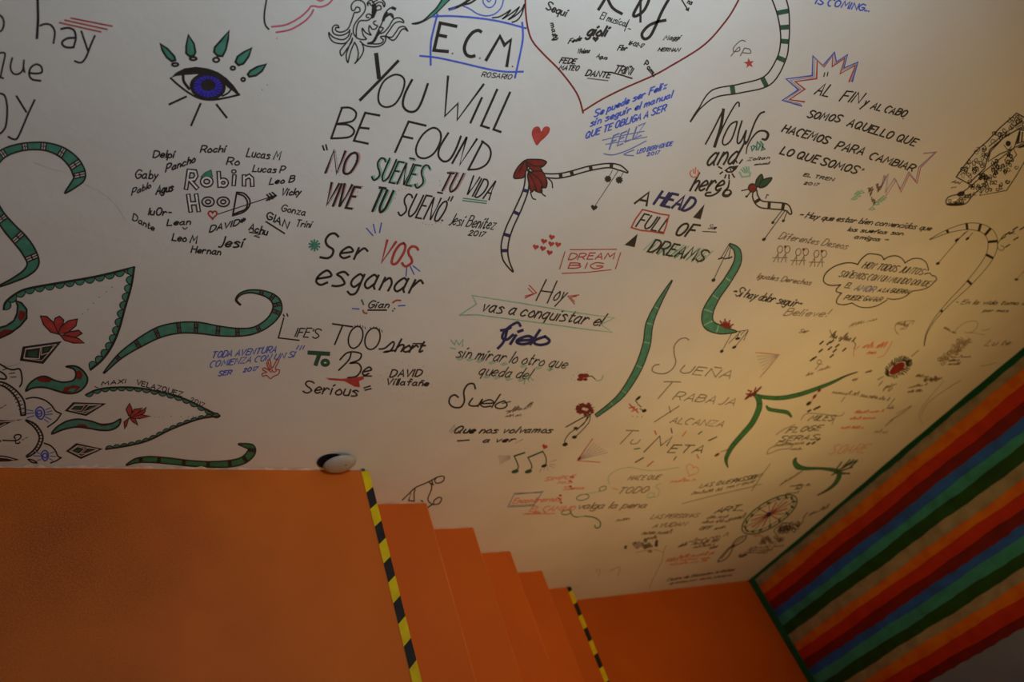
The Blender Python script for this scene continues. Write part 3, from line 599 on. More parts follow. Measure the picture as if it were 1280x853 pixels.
d_('red_boxed_words', 'two red words in a loose red box above the green ribbon banner')
pl('R', 1.1, [436, 668, 662, 666], [682, 682, 657, 760], [412, 678, 386, 762], [398, 783, 520, 778, 636, 765]); t('DREAM', 428, 716, 648, 712, 32, col='R', w=1.3, lean=-10); t('BIG', 430, 758, 585, 760, 30, col='R', w=1.3, lean=-10)

# --- banner quote
d_('banner_quote', 'black cursive quote led by a green outlined ribbon banner and red chevrons')
fr(550, 340, 3.281)
pl('K', 1.5, [436, 32, 394, 118], [480, 38, 440, 128], [415, 78, 462, 84]); t('oy', 462, 116, 500, 122, 78, w=1.4, jit=0); pl('R', 1.2, [366, 55, 396, 86, 348, 108], [362, 68, 384, 90, 350, 100], [570, 95, 524, 100, 552, 132], [560, 100, 534, 105, 552, 122])
t('vas a conquistar el', 168, 160, 655, 222, 58, w=1.6); t('sin mirar lo otro que', 65, 350, 510, 397, 52, w=1.3); t('queda del', 158, 422, 362, 440, 50, w=1.3)
ps('K', 1.9, [145, 480, 138, 460, 115, 462, 98, 490, 100, 530, 85, 555, 55, 555, 38, 538, 42, 515, 60, 505, 75, 515]); t('uelo', 112, 548, 262, 562, 66, w=1.8, sp=1); pl('K', 1.2, [255, 540, 290, 532]); scrib('g', 1.0, 275, 580, 368, 555, 14, 8); pl('g', 0.9, [270, 572, 355, 562]); scrib('g', 0.9, 268, 595, 330, 592, 9, 6)
s_('ribbon_banner', 'green outlined ribbon'); ps_l = [80, 178, 150, 176, 400, 208, 600, 236, 706, 248, 660, 216, 716, 189, 560, 168, 340, 130, 132, 97, 150, 132, 80, 178]; pl('l', 1.3, ps_l)
s_('bold_word', 'thick navy cursive word'); ps('N', 3.0, [330, 222, 318, 208, 290, 222, 262, 248, 256, 272, 275, 278, 300, 258], [250, 240, 275, 236, 290, 228], [275, 240, 262, 285, 238, 314]); t('ielo', 292, 295, 436, 302, 74, col='N', w=3.2, sp=.6)
s_('green_shading'); 
for x, y in ((70, 358), (110, 362), (150, 368), (200, 375), (250, 380), (330, 388), (390, 396), (440, 402), (180, 432), (220, 436), (270, 442), (320, 446)): pl('l', 1.1, [x, y, x + 18, y - 8], [x + 6, y + 4, x + 26, y - 3])
pl('l', 1.4, [45, 280, 60, 300, 66, 280, 78, 300, 95, 278, 92, 306], [42, 312, 64, 316], [345, 460, 352, 432, 366, 452, 362, 424, 382, 445])

d_('cursive_line', 'two short lines of looping black cursive above the music notes')
t('Que nos volvamos', 52, 662, 455, 660, 36, w=1.7, lean=8); t('a ver', 175, 700, 300, 698, 30, w=1.7, lean=8); pl('K', 1.6, [72, 694, 120, 690]); pl('q', 1.0, [310, 702, 340, 688], [38, 655, 62, 628], [45, 660, 66, 640])
d_('music_notes', 'three green-headed music notes with lilac rays and a red heart')
fr(600, 540, 4.265)
pl('E', 2.2, [238, 112, 182, 130], [335, 105, 256, 138]); ps('E', 1.8, [182, 130, 200, 170, 203, 195, 180, 212], [256, 138, 272, 170, 275, 195, 250, 212], [335, 105, 352, 140, 352, 175]); f('E', ell(187, 212, 20, 10, -15)); f('E', ell(258, 212, 20, 10, -15)); f('K', ell(342, 182, 16, 8, -20))
pl('q', 0.9, *[[98 + k * 2, 150 - 0 * k + (k - 2) * 10, 160, 128 + k * 4] for k in range(5)]); pl('q', 1.0, [375, 160, 410, 150], [372, 172, 402, 178], [368, 180, 395, 192], [358, 188, 365, 208], [345, 192, 340, 205], [330, 190, 318, 215]); heart('R', 345, 80, 30, 20)

# --- colourful capitals
d_('tinted_capitals', 'four-line quote of capitals with navy, red boxed and green hatched words')
fr(780, 120, 2.843)
t('A', 38, 382, 80, 390, 52, w=2.4, jit=0); t('OF', 178, 494, 240, 502, 52, w=2.3, jit=0); t('FULL', 42, 464, 140, 486, 54, w=1.8, jit=0)
pl('K', 1, [280, 482, 328, 484]); t('Sue', 298, 472, 325, 474, 18, w=.8)
s_('hatching', 'green hatching'); pl('l', 1.1, *[[70 + k * 17, 548 + k * 3.6, 112 + k * 17, 508 + k * 3.6] for k in range(13)]); pl('T', .9, *[[80 + k * 20, 556 + k * 4.2, 110 + k * 20, 530 + k * 4.2] for k in range(10)])
s_('hatched_word'); t('DREAMS', 84, 553, 278, 590, 50, w=2.0, jit=.2)
s_('navy_word', 'thick navy word'); t('HEAD', 106, 384, 230, 410, 54, col='N', w=4.2, jit=0)
s_('red_outline', 'red outline around a word'); pl('R', 1.6, [66, 404, 100, 412, 130, 420, 160, 424, 150, 462, 140, 490, 100, 482, 60, 478, 26, 468, 40, 440, 66, 404])
s_('triangle'); f('K', [287, 384, 245, 432, 272, 439]); s_('triangle'); f('K', [49, 490, 2, 530, 38, 538])
d_('cursive_words', 'large thin black cursive words with a tiny eye and looping tail')
fr(860, 120, 4.739)
ps('K', 1.8, [104, 285, 150, 200, 210, 80]); ps('K', 3.2, [210, 80, 195, 180, 158, 300]); ps('K', 1.6, [158, 300, 200, 200, 245, 110, 285, 45, 302, 40, 303, 62]); p('K', 1.8, [285, 152, 250, 172, 215, 235, 205, 278, 222, 290, 255, 262, 278, 205, 290, 160], True, True); ps('K', 1.9, [320, 148, 300, 215, 292, 268, 300, 282, 318, 262, 345, 205], [345, 205, 334, 262, 340, 284, 358, 258, 395, 160, 425, 108, 452, 94])
ps('K', [1.2, 1.6, 2.0, 3.0, 2.0], [345, 342, 352, 300, 378, 252, 415, 212, 455, 208, 475, 228, 462, 258, 440, 255])
t('and', 108, 412, 268, 402, 150, w=2.2, jit=0, lean=-8); t('here', 12, 562, 190, 560, 120, w=2.2, jit=0, lean=-8)
ps('K', [1.5, 2.5, 3.4, 2.2, 1.2], [245, 500, 238, 540, 215, 568, 210, 588, 235, 592, 255, 575, 245, 558, 222, 562]); ps('K', 2.0, [190, 560, 165, 580, 135, 592, 105, 590, 110, 575, 135, 572])
s_('small_eye', 'tiny black eye with rays'); f('K', [215, 442, 245, 418, 300, 412, 285, 436, 262, 455, 232, 456]); f('O', ell(250, 438, 16, 8, -10, 10)); f('K', ell(252, 438, 7, 6, 0, 8)); pl('K', 1.7, [290, 395, 280, 375], [305, 400, 322, 378], [200, 430, 182, 420], [205, 450, 190, 462], [243, 468, 243, 490], [262, 462, 275, 482], [225, 468, 218, 486])
s_('green_scribbles'); pl('G', 1.8, [375, 300, 380, 325, 398, 300, 385, 295], [405, 320, 410, 272, 430, 290, 415, 320], [430, 270, 445, 290, 435, 322, 455, 315, 440, 300]); pl('l', 1.7, [315, 435, 335, 455], [328, 425, 345, 455], [345, 420, 352, 455], [360, 422, 362, 455], [305, 450, 320, 480, 365, 475, 370, 455])
s_('red_smiley', 'small red round doodle'); ps('r', 1.4, [20, 442, 12, 460, 25, 480, 50, 478, 62, 455, 58, 440]); pl('r', 1.4, [32, 435, 35, 458], [46, 425, 44, 460])
s_('signature'); t('Zoltan', 350, 385, 480, 372, 24, w=.9); pl('K', 1.2, [395, 408, 480, 402]); scrib('K', 1.1, 395, 410, 480, 402, 8, 8)

# --- black banded tail on top, star, blue note
d_('banded_tail', 'largest white tail with thick dark green bands, beside a tiny red star')
fr(840, 0, 4.739)
tail([630, -20, 655, 60, 667, 150, 668, 245, 648, 350, 565, 477, 400, 525, 250, 555, 165, 640, 110, 720], [82, 74, 58, 48, 52, 60, 52, 48, 8, 2], None, bands=(.135, .24, .34, .455, .575, .7), bcol='E', bw=6.0, ow=1.5)
d_('small_star', 'tiny solid red star under two thin pencil initials'); L = []
for k in range(10): a = -1.7 + k * math.pi / 5; rr = 32 if k % 2 == 0 else 13; L += [457 + rr * math.cos(a), 375 + rr * math.sin(a)]
f('R', L); ps('g', 1.1, [435, 245, 410, 240, 370, 275, 365, 305, 400, 300, 395, 280, 350, 332]); pl('g', 1.1, [430, 285, 405, 330]); ps('g', 1.1, [430, 285, 460, 292, 465, 315, 420, 312])
d_('blue_note', 'blue capitals cut by the upper edge'); t('IS COMING...', 850, 22, 1165, 68, 40, col='B', w=1.7, lean=-10)

# --- black quote with burst
d_('burst_quote', 'four-line thin black capitals between two zigzag bursts')
fr(940, 50, 4.265)
t('AL', 332, 288, 402, 302, 72, w=1.6, jit=0); t('FIN', 465, 325, 568, 336, 66, w=1.6, jit=0); t('y', 588, 352, 605, 352, 62, w=1.5, jit=0); t('AL CABO', 632, 366, 812, 410, 40, w=1.6); dots('K', 1.8, [806, 420]); pl('K', 1.2, [388, 175, 383, 195], [405, 172, 401, 192], [590, 688, 588, 696], [597, 686, 596, 694])
t('SOMOS', 292, 412, 462, 438, 42, w=1.7); t('AQUELLO QUE', 505, 458, 862, 565, 46, w=1.7); t('HACEMOS', 160, 488, 398, 555, 44, w=1.8); t('PARA', 440, 580, 585, 612, 46, w=1.7); t('CAMBIAR', 622, 632, 852, 700, 42, w=1.8); t('LO QUE SOMOS', 148, 606, 552, 714, 44, w=1.8)
t('EL TREN', 272, 725, 432, 752, 18, w=1.2); t('2017', 275, 770, 352, 778, 16, w=1.1)
s_('zigzag_burst', 'blue and red zigzag burst'); pl('B', 1.6, [265, 352, 162, 322, 248, 265, 182, 208, 322, 190, 325, 85, 378, 138, 440, 65, 450, 118, 510, 78, 490, 150, 565, 118, 535, 222]); pl('R', 1.7, [280, 330, 200, 318, 282, 262, 230, 222, 345, 206, 348, 110, 385, 142, 430, 85, 428, 142, 495, 98, 470, 180, 552, 135, 518, 222]); pl('q', 1, [262, 342, 178, 320, 262, 263, 205, 215, 332, 198, 335, 98, 380, 142, 436, 78, 440, 128, 500, 90, 482, 162, 558, 128, 528, 222])
s_('zigzag_burst', 'faded pink and lilac zigzag burst'); pl('P', 1.2, [915, 606, 985, 597, 900, 680, 880, 765, 838, 718, 795, 812, 768, 748, 715, 832, 728, 712, 685, 795, 705, 722]); pl('b', 1.1, [925, 603, 975, 602, 890, 678, 874, 752, 836, 704, 792, 795, 760, 738, 710, 815, 722, 720, 692, 782, 712, 726])
d_('green_leaf_note', 'tiny green scribbles around slanting black scrawl'); fr(930, 230, 4.489)
for x, y in ((640, 50), (620, 80), (660, 45), (640, 65), (760, 95), (745, 110), (775, 85), (720, 138), (785, 75)): pl('l', 1.5, [x - 18, y + 8, x, y - 8, x + 14, y + 4, x - 6, y + 8])
scrib('g', 1.2, 695, 25, 732, 130, 14, 10); scrib('g', 1.2, 742, 5, 752, 45, 14, 5)

# --- insect tail
d_('insect_tail', 'banded black tail ending in a red bud with two dark leaves')
fr(860, 120, 4.739)
tail([398, 560, 400, 600, 430, 640, 500, 650, 580, 660, 610, 700], [18, 34, 40, 40, 40, 10], None, bands=(.3, .56, .76), bcol='K', bw=4.0, ow=1.6); pl('K', 1.0, [560, 675, 505, 745], [590, 680, 568, 735], [575, 680, 455, 845], [460, 608, 468, 585, 478, 588]); f('K', ell(503, 750, 11, 8, -40, 10)); f('K', ell(565, 740, 10, 8, -40, 10)); f('K', ell(450, 850, 13, 9, -30, 10)); pl('K', 1.3, [368, 550, 318, 562], [370, 570, 345, 600]); f('K', ell(347, 596, 9, 6, 0, 8))
s_('leaf', 'dark green leaf'); f('E', [405, 535, 405, 500, 435, 465, 445, 500, 435, 535], True); p('K', 1.5, [405, 535, 405, 500, 435, 465, 445, 500, 435, 535], True, True); s_('leaf', 'dark green leaf'); f('E', [420, 540, 440, 500, 495, 485, 480, 515, 450, 540], True); p('K', 1.5, [420, 540, 440, 500, 495, 485, 480, 515, 450, 540], True, True)
s_('bud', 'dark red bud'); f('D', ell(382, 545, 24, 25, 0, 12)); p('K', 1.2, ell(382, 545, 24, 25, 0, 12), True, True)

# --- green tails
d_('green_tail', 'short green banded tail with dark red bud at its lower end')
fr(780, 120, 2.843)
tail([375, 527, 402, 550, 402, 595, 365, 660, 325, 715, 298, 770, 302, 812, 345, 832, 400, 838], [6, 22, 26, 26, 30, 38, 40, 30, 3], 'G', bands=(.36, .5, .62, .74, .85), bcol='l', bw=1.6, ow=1.6)
pl('K', .9, [372, 530, 345, 575], [380, 535, 372, 575], [375, 535, 320, 650], [400, 838, 442, 832]); f('K', ell(318, 655, 8, 6, -30, 10)); pl('K', 1.6, [336, 580, 352, 575], [358, 580, 370, 576], [372, 578, 384, 572]); pl('K', .9, [442, 834, 425, 870], [428, 836, 415, 850], [415, 838, 372, 880])
fr(690, 400, 4.265); f('K', ell(905, 168, 11, 8, -30, 10)); f('K', ell(972, 146, 13, 7, -30, 10)); f('K', ell(990, 100, 14, 7, -10, 10)); pl('K', .9, [1000, 62, 985, 100], [1045, 60, 975, 145], [960, 70, 905, 168])
s_('bud', 'dark red spiky bud'); 
for k in range(9): a = -2.6 + k * .32; pl('D', 2.0, [925, 45, 925 + (30 + 14 * (k % 2)) * math.cos(a), 40 + (30 + 14 * (k % 2)) * math.sin(a)])
d_('green_tail', 'longest thin green tail curving down to a dark red flower with drooping charms')
fr(1, 0, 1); fr(0, 0, 1)
tail([840, 351, 824, 378, 812, 405, 808, 432, 797, 462, 780, 490, 765, 505, 745, 520], [1, 6, 9, 9.5, 9, 7.5, 5.5, 4], 'G', bands=(.08, .18, .29, .42, .56, .72, .87), bcol='l', bw=1.2, ow=1.5)
fr(690, 400, 4.265); ps('K', 1.6, [210, 500, 150, 530, 75, 572]); ps('K', 1.3, [205, 505, 195, 550, 140, 610, 120, 625], [190, 515, 165, 560, 100, 600, 70, 640, 68, 662], [200, 510, 180, 540, 130, 590]); f('K', ell(70, 665, 15, 10, -20, 12)); f('K', ell(120, 626, 14, 9, -10, 12)); f('K', ell(125, 577, 12, 6, -10, 10))
s_('flower', 'dark red open flower'); rd = random.Random(2)
for k in range(13): a = k * .483; f('D', ell(175 + (27 + 12 * (k % 2)) * math.cos(a), 476 + (15 + 8 * (k % 2)) * math.sin(a), 17, 10, k * 40, 10)); 
for k in range(13): a = k * .483; ps('K', .9, [175 + 20 * math.cos(a), 476 + 12 * math.sin(a), 175 + 52 * math.cos(a + .2), 476 + 34 * math.sin(a + .2)])
f('W', ell(180, 478, 14, 8, 0, 10))
d_('small_red_flower', 'tiny dark red flower ringed with green dots above the long green tail'); f('D', ell(158, 300, 20, 14, 0, 10)); f('D', ell(180, 298, 18, 12, 0, 10)); f('D', ell(150, 318, 18, 9, 0, 10)); f('D', ell(178, 318, 12, 8, 0, 10)); pl('K', 1.2, [195, 302, 212, 300, 232, 318]); ps('l', 1.2, [235, 325, 262, 320, 272, 295]); dots('l', 1.4, [115, 295, 105, 315, 120, 325, 140, 280, 190, 275])

d_('branching_tail', 'branching thin green tail with dark knot, leaning over small scrawls')
fr(900, 380, 4.571)
tail([190, 520, 260, 535, 350, 538, 440, 522, 540, 490, 640, 450, 720, 412, 785, 390], [14, 20, 22, 22, 20, 14, 6, 2], 'T', bands=(.25, .45, .62), bcol='E', bw=1.4, ow=1.3)
tail([200, 520, 222, 550, 222, 600, 185, 680, 130, 745, 70, 815, 40, 870, 35, 900, 45, 935], [18, 30, 30, 28, 26, 24, 20, 16, 2], 'T', bands=(.2, .4, .6, .8), bcol='E', bw=1.3, ow=1.3)
tail([265, 582, 280, 602, 330, 612, 385, 622, 408, 648], [4, 18, 18, 20, 6], 'T', ow=1.2)
s_('knot', 'dark knot of brown leaves'); pl('D', 2.6, [145, 545, 180, 500, 160, 495], [150, 515, 200, 520], [175, 530, 235, 475], [190, 520, 205, 480], [155, 540, 190, 510]); pl('K', 1.6, [142, 548, 185, 510], [190, 525, 235, 478]); 
s_('charms', 'string of dark charms'); pl('D', .9, [575, 485, 505, 580]); f('D', ell(568, 495, 12, 8, -50, 8)); f('D', ell(540, 530, 16, 8, -50, 8)); f('K', ell(507, 570, 18, 9, -35, 8)); fr(690, 400, 4.265); pl('D', 1.2, [945, 690, 900, 705]); f('D', ell(880, 720, 16, 7, -30, 8))

# --- thin grey quote
d_('thin_quote', 'four-line thin faded capitals ringed by small coloured dashes in the last line')
ps('g', 1.5, [730, 108, 712, 97, 680, 105, 652, 140, 652, 185, 660, 225, 640, 265, 600, 287, 560, 285, 533, 270, 545, 245, 572, 238]); t('UEÑA', 672, 282, 945, 314, 54, col='g', w=1.5); pl('g', 1.5, [598, 330, 686, 332], [642, 332, 566, 420]); t('RABAJA', 645, 424, 965, 458, 52, col='g', w=1.5)
pl('g', 1.5, [624, 462, 632, 495], [678, 460, 546, 545]); t('ALCANZA', 625, 550, 905, 572, 42, col='g', w=1.5); pl('g', 1.5, [396, 590, 462, 592], [430, 592, 364, 662]); t('U', 412, 662, 450, 664, 32, col='g', w=1.4, jit=0)
pl('K', 1.9, [490, 706, 575, 620, 580, 672, 642, 622, 612, 672]); t('ETA', 614, 708, 795, 710, 54, w=1.9, jit=0)
s_('dashes', 'ring of short coloured dashes')
for c, L in (('R', [548, 592, 556, 612]), ('N', [635, 580, 640, 602]), ('r', [716, 594, 695, 622]), ('T', [800, 595, 780, 610]), ('K', [878, 625, 835, 645]), ('T', [438, 690, 470, 685]), ('K', [488, 735, 445, 760]), ('R', [540, 755, 508, 782]), ('T', [662, 730, 650, 748]), ('R', [772, 720, 782, 738])): pl(c, 2.0, L)
d_('fan_doodle', 'small purple and red fan of lines beside the thin capitals'); fr(900, 380, 4.571)
pl('R', 1.0, [340, 292, 205, 278], [340, 292, 228, 420]); pl('q', .9, *[[338, 294, 210 + k * 8, 300 + k * 20] for k in range(6)])
d_('fan_doodle', 'small grey and red fan of lines beside the music notes'); fr(600, 540, 4.265); pl('R', 1.2, [518, 154, 640, 163], [518, 154, 600, 38]); pl('q', .9, *[[520, 152, 610 + k * 14, 60 + k * 10] for k in range(6)]); f('D', ell(530, 143, 12, 7, -45, 8))
d_('coloured_scribble', 'tiny red and black slanting scribble beside thin faded capitals'); fr(690, 400, 4.265); pl('R', 2.0, [412, 450, 460, 495], [412, 470, 440, 465, 425, 490, 455, 475]); f('K', ell(460, 418, 18, 7, -40, 8)); f('K', ell(492, 485, 14, 9, -20, 8)); pl('K', 1.4, [445, 430, 455, 445], [458, 450, 475, 465], [470, 475, 480, 480]); dots('g', 1.6, [430, 515, 455, 517, 480, 517])

# --- right-hand small writing
d_('faded_cursive', 'three-line small black cursive beneath the pink burst'); fr(930, 230, 4.489)
t('~ Hay que estar bien convencidos que', 305, 188, 1042, 262, 40, w=1.3, sp=1.5); t('los sueños son', 580, 264, 890, 288, 30, w=1.3, sp=1.5); t('amigos ~', 618, 306, 800, 325, 30, w=1.3, sp=1.5)
d_('paired_figures', 'six tiny outlined stick figures in pairs between two faded lines of writing')
t('Diferentes Deseos', 192, 308, 572, 366, 46, col='g', w=1.1); t('Iguales Derechos', 72, 528, 370, 568, 34, col='g', w=1.2)
for x, y in ((180, 420), (283, 435), (385, 445)):
    for s in (0, 42): p('g', 1.1, ell(x + 22 + s, y - 52, 14, 20, 15, 12), True, True); pl('g', 1.0, [x + 12 + s, y - 30, x - 15 + s, y + 20], [x + 12 + s, y - 30, x + 12 + s, y + 20], [x - 20 + s, y - 5, x + 22 + s, y - 5])
    f('D', ell(x + 52, y - 67, 8, 8, 0, 8))
d_('short_cursive', 'one slanting line of bold black cursive above a thin faded word'); fr(780, 120, 2.843); t('~Si hay dolor seguir~', 380, 708, 622, 752, 36, w=1.5, sp=1.4); t('Believe!', 565, 780, 715, 785, 34, col='g', w=1.2)
d_('cloud_bubble', 'black cloud outline filled with four lines of small capitals'); fr(1020, 310, 7.756)
ps('K', 1.7, [240, 358, 150, 365, 90, 345, 72, 305, 100, 240, 180, 180, 280, 148, 360, 148, 405, 162], [405, 162, 440, 110, 500, 62, 560, 60, 630, 75, 660, 115], [655, 115, 710, 85, 780, 78, 835, 105, 865, 148], [860, 148, 930, 108, 1010, 105, 1065, 140, 1088, 200, 1085, 220], [1050, 255, 1100, 245, 1125, 270, 1150, 272, 1170, 300, 1155, 325], [1155, 320, 1100, 375, 1030, 405, 945, 418], [240, 358, 202, 395, 200, 425, 250, 440], [245, 440, 205, 495, 205, 540, 270, 552, 350, 535], [350, 535, 420, 572, 510, 580, 600, 558, 690, 505], [690, 490, 760, 500, 850, 480, 940, 415])
t('HOY TODOS JUNTOS', 440, 195, 1020, 262, 78, w=1.3); t('SOÑEMOS CON UN MUNDO DONDE', 215, 278, 1080, 375, 70, w=1.2); t('EL', 272, 385, 330, 392, 62, w=1.2); t('AMOR', 368, 408, 548, 432, 70, col='b', w=1.6); t('A LA GUERRA', 595, 425, 890, 445, 52, w=1.4); t('PUEDE GANAR', 265, 502, 620, 522, 58, w=1.2)
d_('ornate_head_drawing', 'ornate patterned black animal face with diamond eyes, cut by the frame'); fr(1140, 120, 4.739)
P1 = [620, 102, 680, 135, 700, 190, 640, 190, 540, 250, 460, 320, 430, 430, 335, 520, 262, 480, 320, 400, 380, 325, 440, 275, 520, 190]; p('K', 1.7, P1, False, True); p('K', 1.2, [615, 122, 650, 150, 560, 215, 455, 300], False); curls('K', .75, P1, 60, 17, 3)
P3 = [600, 310, 700, 260, 700, 330, 620, 470, 560, 560, 400, 590, 450, 520, 400, 470]; p('K', 1.4, P3, False, True); curls('K', 1.2, [440, 420, 580, 320, 640, 380, 600, 470, 560, 545, 430, 575, 330, 600, 400, 480], 48, 14, 5)
p('K', 1.4, [465, 330, 555, 235, 640, 195, 605, 310, 520, 345, 450, 390, 465, 330], False); f('K', ell(570, 282, 16, 17, 0, 10)); p('K', 1.0, [545, 290, 568, 318, 590, 300], True); f('K', [620, 305, 665, 285, 700, 290, 640, 310]); p('K', 1.6, [640, 200, 700, 210, 690, 262, 620, 282], False, True); pl('K', 1.8, [640, 215, 630, 275], [655, 215, 650, 268]); p('K', 1.2, [600, 310, 620, 350, 560, 415, 550, 380], False, True)
P4 = [430, 470, 300, 570, 215, 600, 210, 645, 310, 642, 360, 590, 440, 510]; p('K', 1.5, P4, True, True); curls('K', .9, P4, 20, 13, 8); f('K', ell(290, 580, 24, 14, -20)); pl('K', 3, [210, 642, 300, 640]); f('O', ell(250, 618, 18, 7, -15)); t('Ani', 235, 515, 285, 522, 20, w=1.4); pl('D', 1, [232, 545, 262, 540])
d_('hooked_tail', 'hooked white tail with black bands and dark leaf dashes behind its bend'); fr(1100, 270, 4.739)
tail([295, 140, 400, 92, 515, 63, 600, 72, 655, 112, 668, 180, 635, 265, 530, 395, 400, 525, 320, 620, 275, 700, 262, 770], [3, 20, 38, 46, 58, 56, 46, 34, 18, 10, 5, 2], None, bands=(.1, .19, .265, .335, .43, .53, .645, .765), bcol='K', bw=3.2, ow=1.1)
pl('K', .9, [520, 90, 460, 140], [550, 98, 520, 135], [505, 95, 345, 280]); f('K', ell(455, 143, 15, 8, -40, 8)); f('K', ell(518, 135, 14, 7, -40, 8)); f('K', ell(343, 282, 13, 8, -20, 8)); ps('K', 1.1, [695, 160, 700, 195, 725, 205, 735, 185, 715, 175], [700, 160, 740, 110, 800, 105])
for x, y in ((755, 105), (800, 75), (840, 75), (805, 135), (755, 178), (730, 130), (780, 100)): pl('K', 2.2, [x - 12, y + 8, x + 14, y - 9])
d_('small_cursive_note', 'two short lines of small cursive beside the hooked tail near the corner'); t('- En la vida tomo a', 440, 522, 860, 528, 36, w=1.3, sp=1.6); t('por mas', 608, 568, 755, 570, 28, w=1.2); t('Lu te', 620, 770, 762, 765, 50, col='g', w=1.4); f('K', ell(808, 377, 12, 7, 0, 8)); pl('g', .8, [812, 372, 860, 320])
d_('faded_doodles', 'faded thin doodles and scrawls beneath the hooked tail'); ps('h', 1.1, [445, 690, 460, 665, 510, 630, 570, 625, 575, 660, 540, 690, 500, 690, 560, 695, 620, 705], [100, 700, 88, 660, 120, 630, 150, 650, 200, 620, 190, 645], [120, 665, 150, 672, 165, 640], [600, 680, 650, 670]); curls('g', 1.0, [480, 725, 540, 735, 440, 830, 380, 853, 350, 850], 26, 15, 4)
scrib('g', 1.1, 100, 640, 175, 660, 14, 8); fr(1120, 370, 5.687); curls('h', 1.2, [440, 300, 520, 310, 480, 370, 330, 500, 300, 470], 30, 16, 6)
for k, (a, b, c, e) in enumerate(((385, 440, 525, 438), (375, 465, 445, 462), (370, 490, 450, 488), (140, 575, 240, 580), (90, 655, 215, 635), (80, 688, 180, 680), (215, 600, 325, 590), (340, 230, 420, 270))): scrib('g', 1.2, a, b, c, e, 11, 9, k)
curls('g', 1.4, [190, 585, 330, 575, 290, 615, 200, 605], 14, 10, 9); ps('h', 1.1, [185, 853, 190, 820, 230, 760, 320, 690, 460, 600], [600, 500, 660, 490, 710, 475], [380, 655, 400, 635, 440, 615]); ps('h', 1.0, [0, 840, 60, 810, 110, 785])
fr(900, 380, 4.571); scrib('h', 1.1, 735, 132, 895, 92, 12, 9); t('Ser', 450, 165, 500, 165, 26, col='g', w=1.2); ps('h', 1.2, [1020, 175, 1000, 145, 1010, 110, 1060, 100, 1110, 95, 1100, 110], [1030, 150, 1060, 130, 1080, 115]); ps('h', .9, [1160, 690, 1140, 650, 1150, 600, 1210, 520, 1280, 440])
for k, (a, b, c, e) in enumerate(((490, 412, 530, 402), (560, 385, 630, 365), (880, 735, 950, 740), (1000, 655, 1090, 590), (930, 490, 1010, 460), (945, 700, 1000, 650), (830, 395, 865, 388), (755, 440, 785, 435), (960, 600, 990, 600))): scrib('h', 1.2, a, b, c, e, 13, 6, k)
ps('g', 1.2, [545, 375, 565, 350, 580, 330, 565, 320, 555, 340, 585, 345])
d_('dash_cluster', 'cluster of short black dashes around a tiny scrawled word');
for x, y in ((580, 222), (627, 255), (638, 298), (710, 262), (575, 268), (540, 310), (670, 240), (640, 215), (690, 205), (655, 268), (525, 318), (620, 225)): pl('K', 2.6, [x - 9, y + 8, x + 10, y - 8])
scrib('K', 1.8, 628, 190, 765, 215, 22, 11); ps('K', 1.3, [760, 215, 775, 232, 765, 258], [628, 150, 640, 180, 660, 195])
d_('red_scrawl', 'small faded red bracketed scrawl beside the dash cluster'); scrib('r', 1.8, 812, 250, 950, 250, 20, 9); scrib('r', 1.7, 840, 285, 885, 285, 12, 4); ps('r', 1.2, [800, 240, 765, 270, 765, 300], [985, 215, 940, 290, 900, 308])
d_('spiky_flower', 'dark red flower with spiky black and green leaves'); rd = random.Random(9); f('D', ell(1012, 370, 52, 24, -38, 16))
for k in range(34): a = rd.uniform(0, 6.28); q = rd.uniform(0, 52); x, y = 1012 + q * math.cos(a) * 1.1, 372 + q * math.sin(a) * .7 - q * math.cos(a) * .5; f('D', ell(x, y, 13, 8, rd.uniform(0, 180), 8))
for k in range(34): a = k * .185; x, y = 1012 + 50 * math.cos(a) * 1.1, 370 + 34 * math.sin(a) - 42 * math.cos(a) * .6; dx, dy = (rd.uniform(14, 26) * math.cos(a) + 7), (rd.uniform(14, 26) * math.sin(a) - 8); pl(rd.choice(['K', 'E', 'K']), 2.2, [x, y, x + dx, y + dy])
pl('K', 1.2, [1095, 300, 1135, 265], [935, 415, 900, 435]); ps('g', 1.3, [905, 470, 930, 440, 915, 460], [930, 500, 960, 470, 985, 480, 960, 500, 985, 455])
d_('faded_lines', 'small slanting cursive line above pale red lines'); scrib('K', 1.4, 638, 510, 785, 525, 14, 10); scrib('K', 1.5, 800, 530, 895, 542, 14, 8); scrib('K', 1.2, 905, 545, 960, 555, 12, 5); pl('K', 1, [715, 530, 692, 562]); pl('K', 1, [1000, 540, 950, 600])
s_('red_lines', 'pale red scrawled lines'); scrib('r', 1.7, 770, 625, 930, 618, 9, 13); scrib('r', 1.7, 742, 660, 885, 656, 9, 12); scrib('r', 1.6, 690, 712, 818, 712, 8, 11)
d_('stacked_words', 'stack of small black slanted capitals with a looping border'); t('MILES', 500, 668, 640, 668, 42, w=1.6); t('FLOGE', 375, 738, 565, 722, 44, w=1.6); t('SERAS', 335, 785, 545, 775, 40, w=1.6); ps('g', 1.2, [462, 665, 490, 630, 560, 628, 650, 640, 690, 640, 710, 622], [640, 690, 660, 640], [320, 750, 360, 720, 430, 690], [310, 820, 340, 790, 420, 800])
for x, y in ((510, 612), (545, 600), (562, 592), (505, 800), (535, 795), (562, 775)): pl('K', 3.2, [x - 8, y + 5, x + 8, y - 5])
scrib('g', 1.3, 325, 815, 480, 800, 14, 10)
d_('faded_red_word', 'large faded red slanted word above the two-ended green sprig'); fr(940, 480, 5.333); t('SOARE', 505, 468, 745, 460, 84, col='r', w=1.2, lean=-4)
d_('green_sprig', 'two-ended green sprig sprouting dark leaf blades near the stripes')
